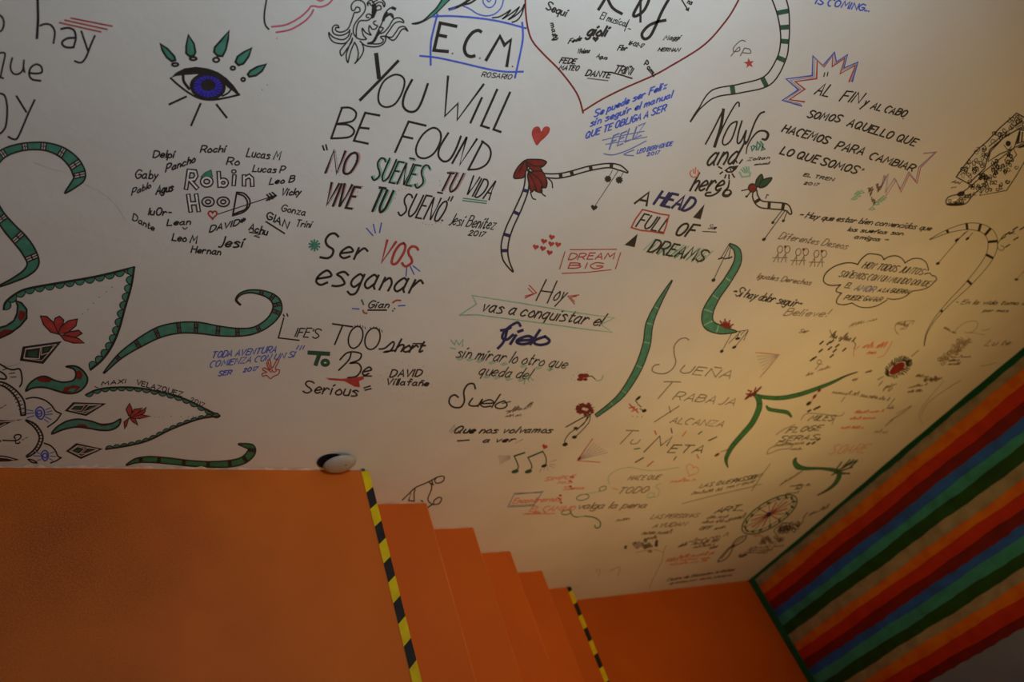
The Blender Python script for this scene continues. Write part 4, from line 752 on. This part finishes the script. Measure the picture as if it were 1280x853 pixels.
tail([295, 492, 285, 520, 305, 552, 360, 565, 450, 565, 540, 575, 575, 590], [2, 26, 36, 20, 12, 22, 30], 'T', ow=1.3); tail([580, 580, 580, 620, 550, 670, 500, 710, 435, 745], [26, 28, 20, 12, 2], 'T', ow=1.2)
for x, y, dx, dy in ((560, 570, 40, -50), (575, 575, 60, -30), (590, 580, 80, -25), (600, 560, 55, -55), (620, 550, 60, -45), (640, 540, 60, -30), (580, 590, 70, 10), (560, 590, -30, 20), (650, 560, 55, -50), (600, 600, 50, -5)): pl('E', 2.0, [x, y, x + dx, y + dy]); pl('K', 1.0, [x + 3, y + 4, x + dx, y + dy + 3])
scrib('g', 1.2, 180, 680, 330, 590, 16, 9); scrib('g', 1.3, 255, 685, 385, 680, 10, 9); scrib('g', 1.2, 285, 705, 325, 702, 9, 4); scrib('g', 1.1, 225, 735, 320, 728, 9, 7)
ps('g', 1.3, [100, 470, 110, 440, 150, 415, 200, 405, 270, 400, 250, 430, 180, 440, 130, 460, 100, 470]); scrib('g', 1.2, 255, 440, 330, 438, 8, 6)

d_('underlined_note', 'small dark slanted note above a long diagonal underline'); fr(780, 560, 4.267); t('LAS QUE', 398, 215, 560, 190, 30, w=1.3); t('PASSION', 570, 190, 715, 160, 34, w=1.9); scrib('K', 1.4, 360, 250, 520, 228, 10, 10); t('HAY QUE', 545, 218, 690, 185, 18, w=1.2); ps('g', 1.2, [310, 298, 500, 250, 700, 205], [780, 85, 740, 140, 680, 230]); pl('g', 1, [690, 200, 735, 195])
d_('mandala_wheel', 'slanted oval wheel of dark red spokes in a dark green ring'); p('E', 2.4, ell(776, 356, 168, 66, -32, 26), True, True); p('K', 1.0, ell(776, 356, 150, 52, -32, 26), True, True)
for k in range(16):
    a = k * math.pi / 8 + .2; ca, sa = math.cos(math.radians(-32)), math.sin(math.radians(-32)); x, y = 150 * math.cos(a), 54 * math.sin(a); X, Y = 776 + x * ca - y * sa, 356 + x * sa + y * ca
    pl('R' if k % 2 else 'D', 2.2, [776, 356, 776 + (X - 776) * .78, 356 + (Y - 356) * .78]) if k % 2 else pl('K', 1.0, [776, 356, X, Y]); f('E', ell(X, Y, 12, 6, k * 30, 8))
f('N', ell(772, 356, 16, 12, -30, 10))
ps('K', 1.9, [655, 470, 640, 495, 600, 520, 575, 530, 590, 500, 625, 475, 650, 470], [590, 520, 560, 535, 520, 580, 500, 608, 540, 595, 570, 560, 580, 530]); ps('K', 1.2, [640, 480, 600, 505, 560, 545, 520, 590])
d_('rose_scrawl', 'small dark rose outline with lines of scrawl between the wheel and the stripes'); curls('K', 1.1, [820, 430, 880, 400, 930, 400, 920, 440, 840, 460], 22, 16, 2); curls('g', 1.2, [740, 480, 850, 470, 830, 510, 720, 510], 22, 12, 3); ps('K', 1.4, [820, 470, 800, 440, 840, 410, 860, 400], [920, 420, 950, 400, 960, 370, 980, 345]); scrib('K', 1.6, 985, 362, 1085, 320, 14, 7)
for k, (a, b, c, e) in enumerate(((670, 540, 850, 525), (660, 550, 800, 548), (640, 562, 760, 562), (612, 578, 650, 572))): scrib('g', 1.2, a, b, c, e, 8, 12, k)
scrib('r', 1.2, 690, 475, 730, 468, 8, 4); ps('K', 2, [612, 576, 622, 584, 655, 570])
d_('art_scrawl', 'small dark slanted capitals over four scrawled lines beside the wheel'); t('ART', 480, 350, 600, 335, 42, w=1.7, sp=1); scrib('K', 1.3, 440, 378, 550, 372, 9, 9); scrib('K', 1.5, 565, 385, 635, 375, 18, 6); scrib('g', 1.4, 415, 402, 560, 395, 10, 12); t('OFF', 398, 440, 455, 436, 28, w=1.4); scrib('K', 1.4, 480, 438, 540, 425, 14, 5); pl('K', 1.3, [580, 335, 635, 335])
for k, (a, b, c, e) in enumerate(((345, 505, 550, 470), (360, 520, 500, 500), (370, 535, 480, 520), (290, 530, 330, 520), (455, 540, 495, 530))): scrib('g', 1.2, a, b, c, e, 12, 11, k)
d_('dark_scrawl', 'dark smudged pile of tiny slanted lettering above the lower landing'); t('LAS PERSONAS', 140, 380, 390, 370, 30, col='g', w=1.5); t('AYUDAN', 150, 428, 325, 415, 30, col='g', w=1.6); scrib('K', 1.5, 95, 462, 245, 458, 14, 11); scrib('K', 1.6, 105, 490, 185, 480, 10, 7); curls('K', 1.6, [10, 530, 60, 500, 180, 495, 180, 520, 50, 535], 18, 9, 5); curls('q', 1.8, [45, 530, 70, 505, 100, 510, 90, 530], 9, 9, 7); curls('g', 1.3, [95, 520, 160, 515, 140, 560, 100, 560], 10, 9, 6)
d_('red_lines', 'pair of faded red scrawled lines low on the wall'); scrib('r', 1.5, 230, 600, 480, 565, 12, 18); scrib('r', 1.4, 220, 608, 470, 590, 9, 16); scrib('r', 1.3, 240, 628, 440, 605, 9, 14); scrib('r', 1.4, 250, 185, 380, 175, 12, 8); heart('r', 362, 120, 70, 25, 1.1)
d_('dark_lines', 'two lines of tiny dark writing just above the lower landing'); t('Centro de Educacion Artistica', 225, 712, 585, 655, 22, w=1.5, sp=1.6); t('gracias por tanto siempre', 245, 728, 570, 682, 16, w=1.2, sp=1.6)
d_('faint_crack', 'thin faint crack line running down to the lower landing'); ps('h', 1.1, [225, 520, 210, 560, 205, 600, 180, 650, 150, 710, 135, 755], [60, 560, 110, 550, 170, 545, 215, 560])

d_('green_swirl_quote', 'faded slanted quote tied by thin green swirls'); fr(600, 540, 4.265)
ps('l', 1.0, [690, 280, 685, 240, 730, 205, 800, 190, 880, 205, 960, 205, 1060, 190], [900, 350, 945, 345, 955, 310, 935, 290, 965, 275], [890, 350, 900, 330, 930, 328, 920, 350, 890, 355]); p('T', 1.4, ell(655, 303, 20, 11, -20, 12), True, True); p('T', 1.5, ell(548, 350, 34, 15, -12, 14), True, True); ps('l', 1.0, [545, 335, 620, 322, 655, 315]); ps('T', 2.0, [490, 400, 480, 420, 495, 448, 520, 456]); ps('T', 2.4, [560, 450, 610, 458, 640, 480, 640, 505, 620, 515, 612, 500]); ps('T', 1.2, [510, 456, 560, 450]); p('T', 1.6, ell(460, 430, 26, 12, -10, 12), True, True)
t('HACE QUE', 788, 258, 950, 255, 32, col='g', w=1.4); t('TODO', 730, 330, 880, 325, 44, col='g', w=1.7); t('valga la pena', 515, 412, 880, 405, 46, col='g', w=2.0, sp=1.4); scrib('g', 1.3, 725, 478, 795, 468, 12, 5); pl('r', 1.2, [705, 300, 735, 310], [880, 310, 905, 315])
d_('box_scrawl', 'small red words inside a green slanted rectangle beside the steps'); pl('b', 1.4, [185, 328, 330, 325, 285, 395, 148, 402, 185, 328]); pl('T', 1.0, [190, 335, 340, 318], [160, 395, 290, 388]); t('Encontrarnos', 172, 382, 425, 370, 34, col='r', w=1.5); t('EL CAMINO', 262, 425, 495, 420, 32, col='r', w=1.4, cols=None); pl('r', 1.3, [232, 440, 400, 436]); scrib('r', 1.2, 240, 440, 350, 436, 6, 9)
t('SIMPLE', 345, 262, 500, 248, 24, col='r', w=1.3); t('MAS', 412, 278, 475, 275, 20, col='r', w=1.3); t('Suenos', 440, 310, 550, 306, 22, col='r', w=1.4); f('R', ell(482, 292, 8, 6, 0, 8)); f('R', ell(428, 340, 8, 6, 0, 8)); f('R', ell(432, 378, 7, 6, 0, 8)); pl('R', 2.0, [478, 262, 490, 270], [480, 240, 498, 242], [415, 352, 432, 366])
d_('keys_doodle', 'thin black looping line doodle just above the second step'); fr(370, 540, 5.12)
ps('K', 1.3, [680, 438, 720, 400, 765, 358, 840, 325, 890, 298, 925, 285, 948, 290, 940, 318, 900, 330, 888, 310, 905, 290], [850, 322, 868, 342, 865, 375, 850, 410, 845, 440, 875, 465, 915, 460, 932, 430, 915, 420, 885, 440, 880, 465], [875, 465, 850, 480, 835, 498]); pl('K', 1.3, [762, 368, 755, 395, 757, 445], [735, 400, 735, 395, 720, 440, 755, 445], [850, 322, 880, 340], [870, 312, 875, 335], [800, 440, 812, 448])
fr(600, 540, 4.265); ps('h', 1.1, [615, 745, 640, 735, 632, 770], [690, 745, 745, 722, 735, 770])

# --- left-hand green tails
d_('green_tail', 'arched green banded tail with a hooked tip beneath the large cut lettering'); fr(0, 160, 3.877)
tail([-25, 165, 15, 125, 75, 100, 150, 88, 230, 92, 300, 118, 355, 165, 382, 215, 380, 250, 315, 316], [38, 40, 36, 34, 38, 48, 58, 62, 50, 3], 'G', bands=(.12, .3, .42, .56, .7, .82), bw=5, double=True, ow=1.9)
d_('green_tail', 'thick green banded tail sweeping down beside the frame edge above the scalloped petal'); tail([-30, 370, 0, 425, 45, 485, 100, 545, 140, 600, 160, 655, 130, 700, 60, 740, -10, 770], [40, 46, 58, 66, 64, 58, 36, 18, 4], 'G', bands=(.17, .35, .57), bw=5, double=True, ow=2.0)
d_('green_tail', 'long wavy green banded tail curling over at its tip beside the small blue note'); fr(120, 340, 3.281)
tail([32, 415, 100, 345, 180, 290, 260, 248, 340, 230, 420, 230, 500, 242, 580, 248, 650, 240, 710, 205, 742, 160, 738, 120, 700, 92, 640, 80, 595, 90, 575, 115, 592, 135], [4, 22, 36, 44, 44, 46, 40, 32, 26, 30, 38, 34, 22, 12, 8, 5, 3], 'G', bands=(.06, .12, .18, .25, .31, .375, .44, .52, .62, .67, .72, .78), bw=3.0, double=True, ow=1.7)
d_('green_tail', 'low flat green banded tail lying along the orange landing'); tail([125, 793, 165, 775, 220, 770, 300, 776, 380, 785, 460, 790, 540, 788, 600, 775, 635, 745, 635, 720, 585, 707], [3, 18, 24, 24, 22, 22, 26, 28, 32, 26, 3], 'T', bands=(.14, .26, .38, .5, .62, .73, .86), bw=2.4, double=True, ow=1.6)

# --- scalloped petals
d_('scalloped_petal', 'large pointed petal edged in green scallops around a red lotus'); fr(0, 330, 3.16)
A_ = [15, 180, 22, 152, 60, 120, 110, 98, 230, 76, 380, 50, 530, 14]; scallop(A_, 14, 22, 1); p('K', 2.6, A_); B_ = [530, 14, 518, 90, 492, 180, 470, 260, 442, 325, 405, 378, 358, 418]; scallop(B_, 13, 24, 1); p('K', 2.6, B_); dots('K', 1.3, [442, 92, 420, 110, 393, 132, 370, 156, 348, 180, 326, 198])
s_('red_lotus', 'red lotus flower with pointed petals')
for L in ([230, 278, 200, 270, 172, 240, 160, 206, 185, 208, 215, 235, 228, 262], [225, 262, 212, 235, 218, 215, 235, 207, 252, 222, 245, 255, 232, 275], [230, 278, 240, 248, 270, 225, 306, 218, 300, 245, 270, 270], [240, 285, 270, 270, 310, 262, 324, 275, 300, 290, 260, 288], [235, 280, 270, 285, 310, 295, 333, 313, 290, 313, 255, 302]): f('R', L); p('K', 1.3, L, False, True)
d_('curled_leaf', 'curled green leaf with dark red spots inside the scalloped petal, cut by the frame'); L = [62, 145, 85, 155, 105, 180, 105, 215, 80, 245, 40, 275, -10, 298, -10, 255, 25, 245, 55, 225, 68, 195, 70, 165]; f('G', L); f('D', [78, 182, 100, 190, 98, 215, 80, 228, 70, 212]); f('D', [-5, 272, 20, 258, 50, 262, 60, 262, 30, 280, -5, 292]); p('K', 2.2, L, False, True)
def diamond(label, L, inner, mid):
    d_('diamond_motif', label); f('K', L); p('K', 1.8, L, False, True); q = P2(L); cx = sum(a[0] for a in q) / 4; cy = sum(a[1] for a in q) / 4
    ring = [((a[0] - cx) * .82 + cx, (a[1] - cy) * .76 + cy) for a in q]; ring.append(ring[0])
    for a, b in zip(ring, ring[1:]):
        n = max(3, int(math.hypot(b[0] - a[0], b[1] - a[1]) / 2.6))
        for k in range(n): u0, u1 = k / n, (k + .62) / n; ribbon('W', [(a[0] + (b[0] - a[0]) * u0, a[1] + (b[1] - a[1]) * u0), (a[0] + (b[0] - a[0]) * u1, a[1] + (b[1] - a[1]) * u1)], 0.9)
    for q in inner: p('W', 0.8, q, False, True)
    for q in mid: f('E', q)
diamond('largest black kite shape with white lattice, beneath the red lotus', [92, 330, 240, 308, 170, 392, 82, 380], [[100, 338, 160, 330, 155, 375, 96, 372], [165, 328, 215, 320, 195, 350, 163, 360]], [[112, 346, 150, 342, 146, 368, 110, 364], [174, 334, 196, 330, 188, 345, 174, 348]])
d_('curled_leaf', 'thick green horn-shaped leaf with dark red spots'); L = [102, 502, 118, 472, 150, 450, 180, 445, 215, 460, 250, 468, 290, 460, 300, 435, 290, 415, 262, 406, 300, 405, 330, 425, 346, 455, 335, 485, 305, 508, 265, 512, 225, 502, 185, 490, 150, 488, 125, 492]; f('G', L); f('D', [145, 450, 175, 445, 205, 458, 195, 468, 165, 468, 148, 462]); f('D', [298, 425, 318, 420, 328, 440, 318, 458, 300, 452]); f('D', [245, 505, 255, 488, 290, 480, 320, 485, 300, 505, 265, 510]); f('G', [268, 502, 280, 492, 302, 492, 290, 506]); p('K', 2.0, L, True, True)
diamond('black lattice kite between the two green leaves', [260, 580, 290, 550, 415, 553, 340, 598], [[275, 577, 295, 560, 335, 560, 320, 580], [325, 585, 350, 560, 390, 558, 350, 580]], [[290, 574, 300, 565, 322, 565, 312, 577], [345, 575, 356, 565, 372, 564, 355, 575]])
d_('curled_leaf', 'slender green leaf with dark red spots between two kite shapes'); L = [205, 672, 225, 645, 265, 622, 310, 614, 360, 622, 400, 634, 445, 630, 476, 614, 468, 640, 440, 656, 400, 658, 350, 650, 300, 645, 250, 655]; f('G', L); f('D', [295, 645, 310, 634, 335, 634, 352, 648, 325, 646]); f('D', [380, 628, 410, 632, 428, 640, 400, 643]); p('K', 1.9, L, True, True)
d_('red_lotus', 'small red lotus inside the low scalloped petal')
for L in ([508, 600, 498, 575, 512, 551, 522, 575, 520, 598], [512, 605, 530, 575, 562, 570, 545, 590, 530, 605], [515, 608, 545, 590, 578, 567, 570, 590, 545, 602], [515, 608, 555, 596, 595, 602, 550, 612], [512, 610, 535, 612, 545, 638, 525, 625], [510, 608, 500, 640, 492, 652, 490, 625]): f('R', L); p('K', 1.2, L, False, True)
diamond('black lattice kite lowest on the wall near the landing', [265, 740, 302, 712, 402, 732, 320, 768], [[282, 740, 305, 722, 335, 730, 312, 752], [320, 752, 345, 728, 385, 732, 345, 748]], [[293, 740, 306, 730, 322, 734, 308, 746], [338, 744, 350, 734, 366, 735, 350, 743]])
d_('scalloped_petal', 'low pointed petal edged in small green scallops with tiny writing along its top'); fr(120, 340, 3.281)
A_ = [-42, 505, 0, 485, 60, 475, 160, 475, 260, 492, 360, 520, 440, 558, 508, 592]; scallop(A_, 17, 15, 1); p('K', 2.0, A_); B_ = [508, 592, 440, 600, 380, 618, 300, 650, 220, 690, 140, 712, 40, 728]; scallop(B_, 16, 12, 1); p('K', 2.0, B_); dots('K', 1.1, [240, 596, 258, 596, 275, 596, 308, 592, 350, 594, 378, 594, 398, 592, 412, 592])
t('MAXI', 22, 466, 118, 456, 16, w=1.0); t('VELAZQUEZ', 165, 462, 352, 512, 20, w=1.1); t('2017', 388, 532, 440, 556, 18, w=.9); ps('K', .9, [445, 560, 465, 575, 500, 580], [-5, 470, 8, 476])

# --- mandala at the lower corner
d_('mandala_ring', 'part of a large mandala with ladder-like arcs and fine black lines, cut by the frame'); fr(0, 440, 5.686)
tail([-40, 222, 20, 230, 70, 258, 120, 305, 155, 365, 165, 450], [22, 24, 28, 34, 40, 30], None, ow=2.0)
for k in range(12): u = k / 11; x = 20 + 140 * u ** .8; y = 232 + 200 * u ** 1.6; pl('K', 1.0, [x - 8 - 8 * u, y + 13 - 6 * u, x + 12 + 12 * u, y - 10 + 8 * u])
tail([185, 487, 240, 520, 280, 570, 292, 620, 268, 680, 230, 720, 190, 745], [6, 20, 24, 26, 24, 18, 10], None, ow=1.9)
for k in range(12): u = k / 11; a = -1.15 + 2.15 * u; x = 178 + 112 * math.cos(a * .95); y = 615 + 118 * math.sin(a); pl('K', 1.0, [x - 10 * math.cos(a), y - 10 * math.sin(a), x + 11 * math.cos(a), y + 11 * math.sin(a)])
f('K', [-10, 485, 60, 487, 165, 480, 80, 500, -10, 545]); pl('W', 1.0, [0, 500, 60, 495, 120, 488], [0, 530, 40, 510]); f('K', [-10, 735, 50, 742, 140, 768, 60, 780, -10, 782]); pl('W', 1.0, [0, 750, 50, 755, 100, 768]); f('K', ell(0, 635, 9, 7, 0, 10)); ps('K', 1.5, [20, 630, 80, 632, 125, 628, 150, 605, 140, 590, 112, 592, 100, 608, 110, 615], [110, 625, 112, 648, 130, 652, 142, 642]); pl('g', .9, [155, 628, 170, 622], [180, 615, 195, 608], [0, 400, 20, 395], [30, 385, 45, 378])
ps('K', 1.8, [-10, 80, 40, 112, 90, 128, 138, 122, 155, 170, 155, 220, 140, 248], [-10, 135, 25, 155, 45, 180, 35, 195, -10, 188]); pl('K', 1.0, [65, 155, 105, 150], [75, 180, 115, 178], [20, 130, 45, 122]); dots('K', 1.0, [c for k in range(12) for c in (20 + k * 11, 95 + 8 * math.sin(k * .4) - (k - 9) * (k > 9) * 4)])
ps('K', 1.6, [185, 335, 240, 325, 310, 340, 360, 375, 395, 420, 435, 440], [435, 440, 400, 490, 338, 535], [315, 650, 360, 668, 395, 705, 410, 740, 435, 755], [435, 752, 400, 775, 360, 790]); dots('K', .9, [c for k in range(16) for c in (190 + k * 13.5, 322 + (k - 4) ** 2 * .62)]); ps('K', 1.5, [200, 765, 235, 770, 262, 790, 225, 785, 200, 765])
s_('small_eye', 'small blue outlined eye with blue rays'); p('B', 1.6, [285, 392, 255, 415, 258, 455, 292, 480, 315, 450, 312, 415], True, True); p('B', 1.6, ell(280, 438, 18, 22, 0, 12), True, True); ps('B', 1.2, [265, 430, 278, 445, 295, 430]); pl('b', 1.2, [190, 413, 235, 420], [190, 440, 240, 435], [192, 470, 240, 455], [325, 412, 360, 398], [330, 430, 368, 420], [325, 448, 372, 442], [322, 462, 362, 482], [315, 480, 345, 502])
s_('small_eye', 'smallest blue outlined eye near the landing'); p('B', 1.6, [318, 702, 295, 722, 300, 755, 322, 775, 342, 750, 340, 718], True, True); p('B', 1.5, ell(320, 738, 15, 16, 0, 12), True, True); pl('b', 1.1, [250, 708, 282, 725], [240, 740, 285, 742], [355, 722, 385, 712], [358, 742, 395, 745], [350, 760, 375, 772], [262, 775, 290, 765])
d_('wall_scratches', 'faint pale scratches and hairlines in the plaster between drawings'); fr(0, 160, 3.877); ps('m', .7, [405, 270, 480, 305, 550, 360, 610, 450], [160, 165, 240, 195, 320, 215])
flush()
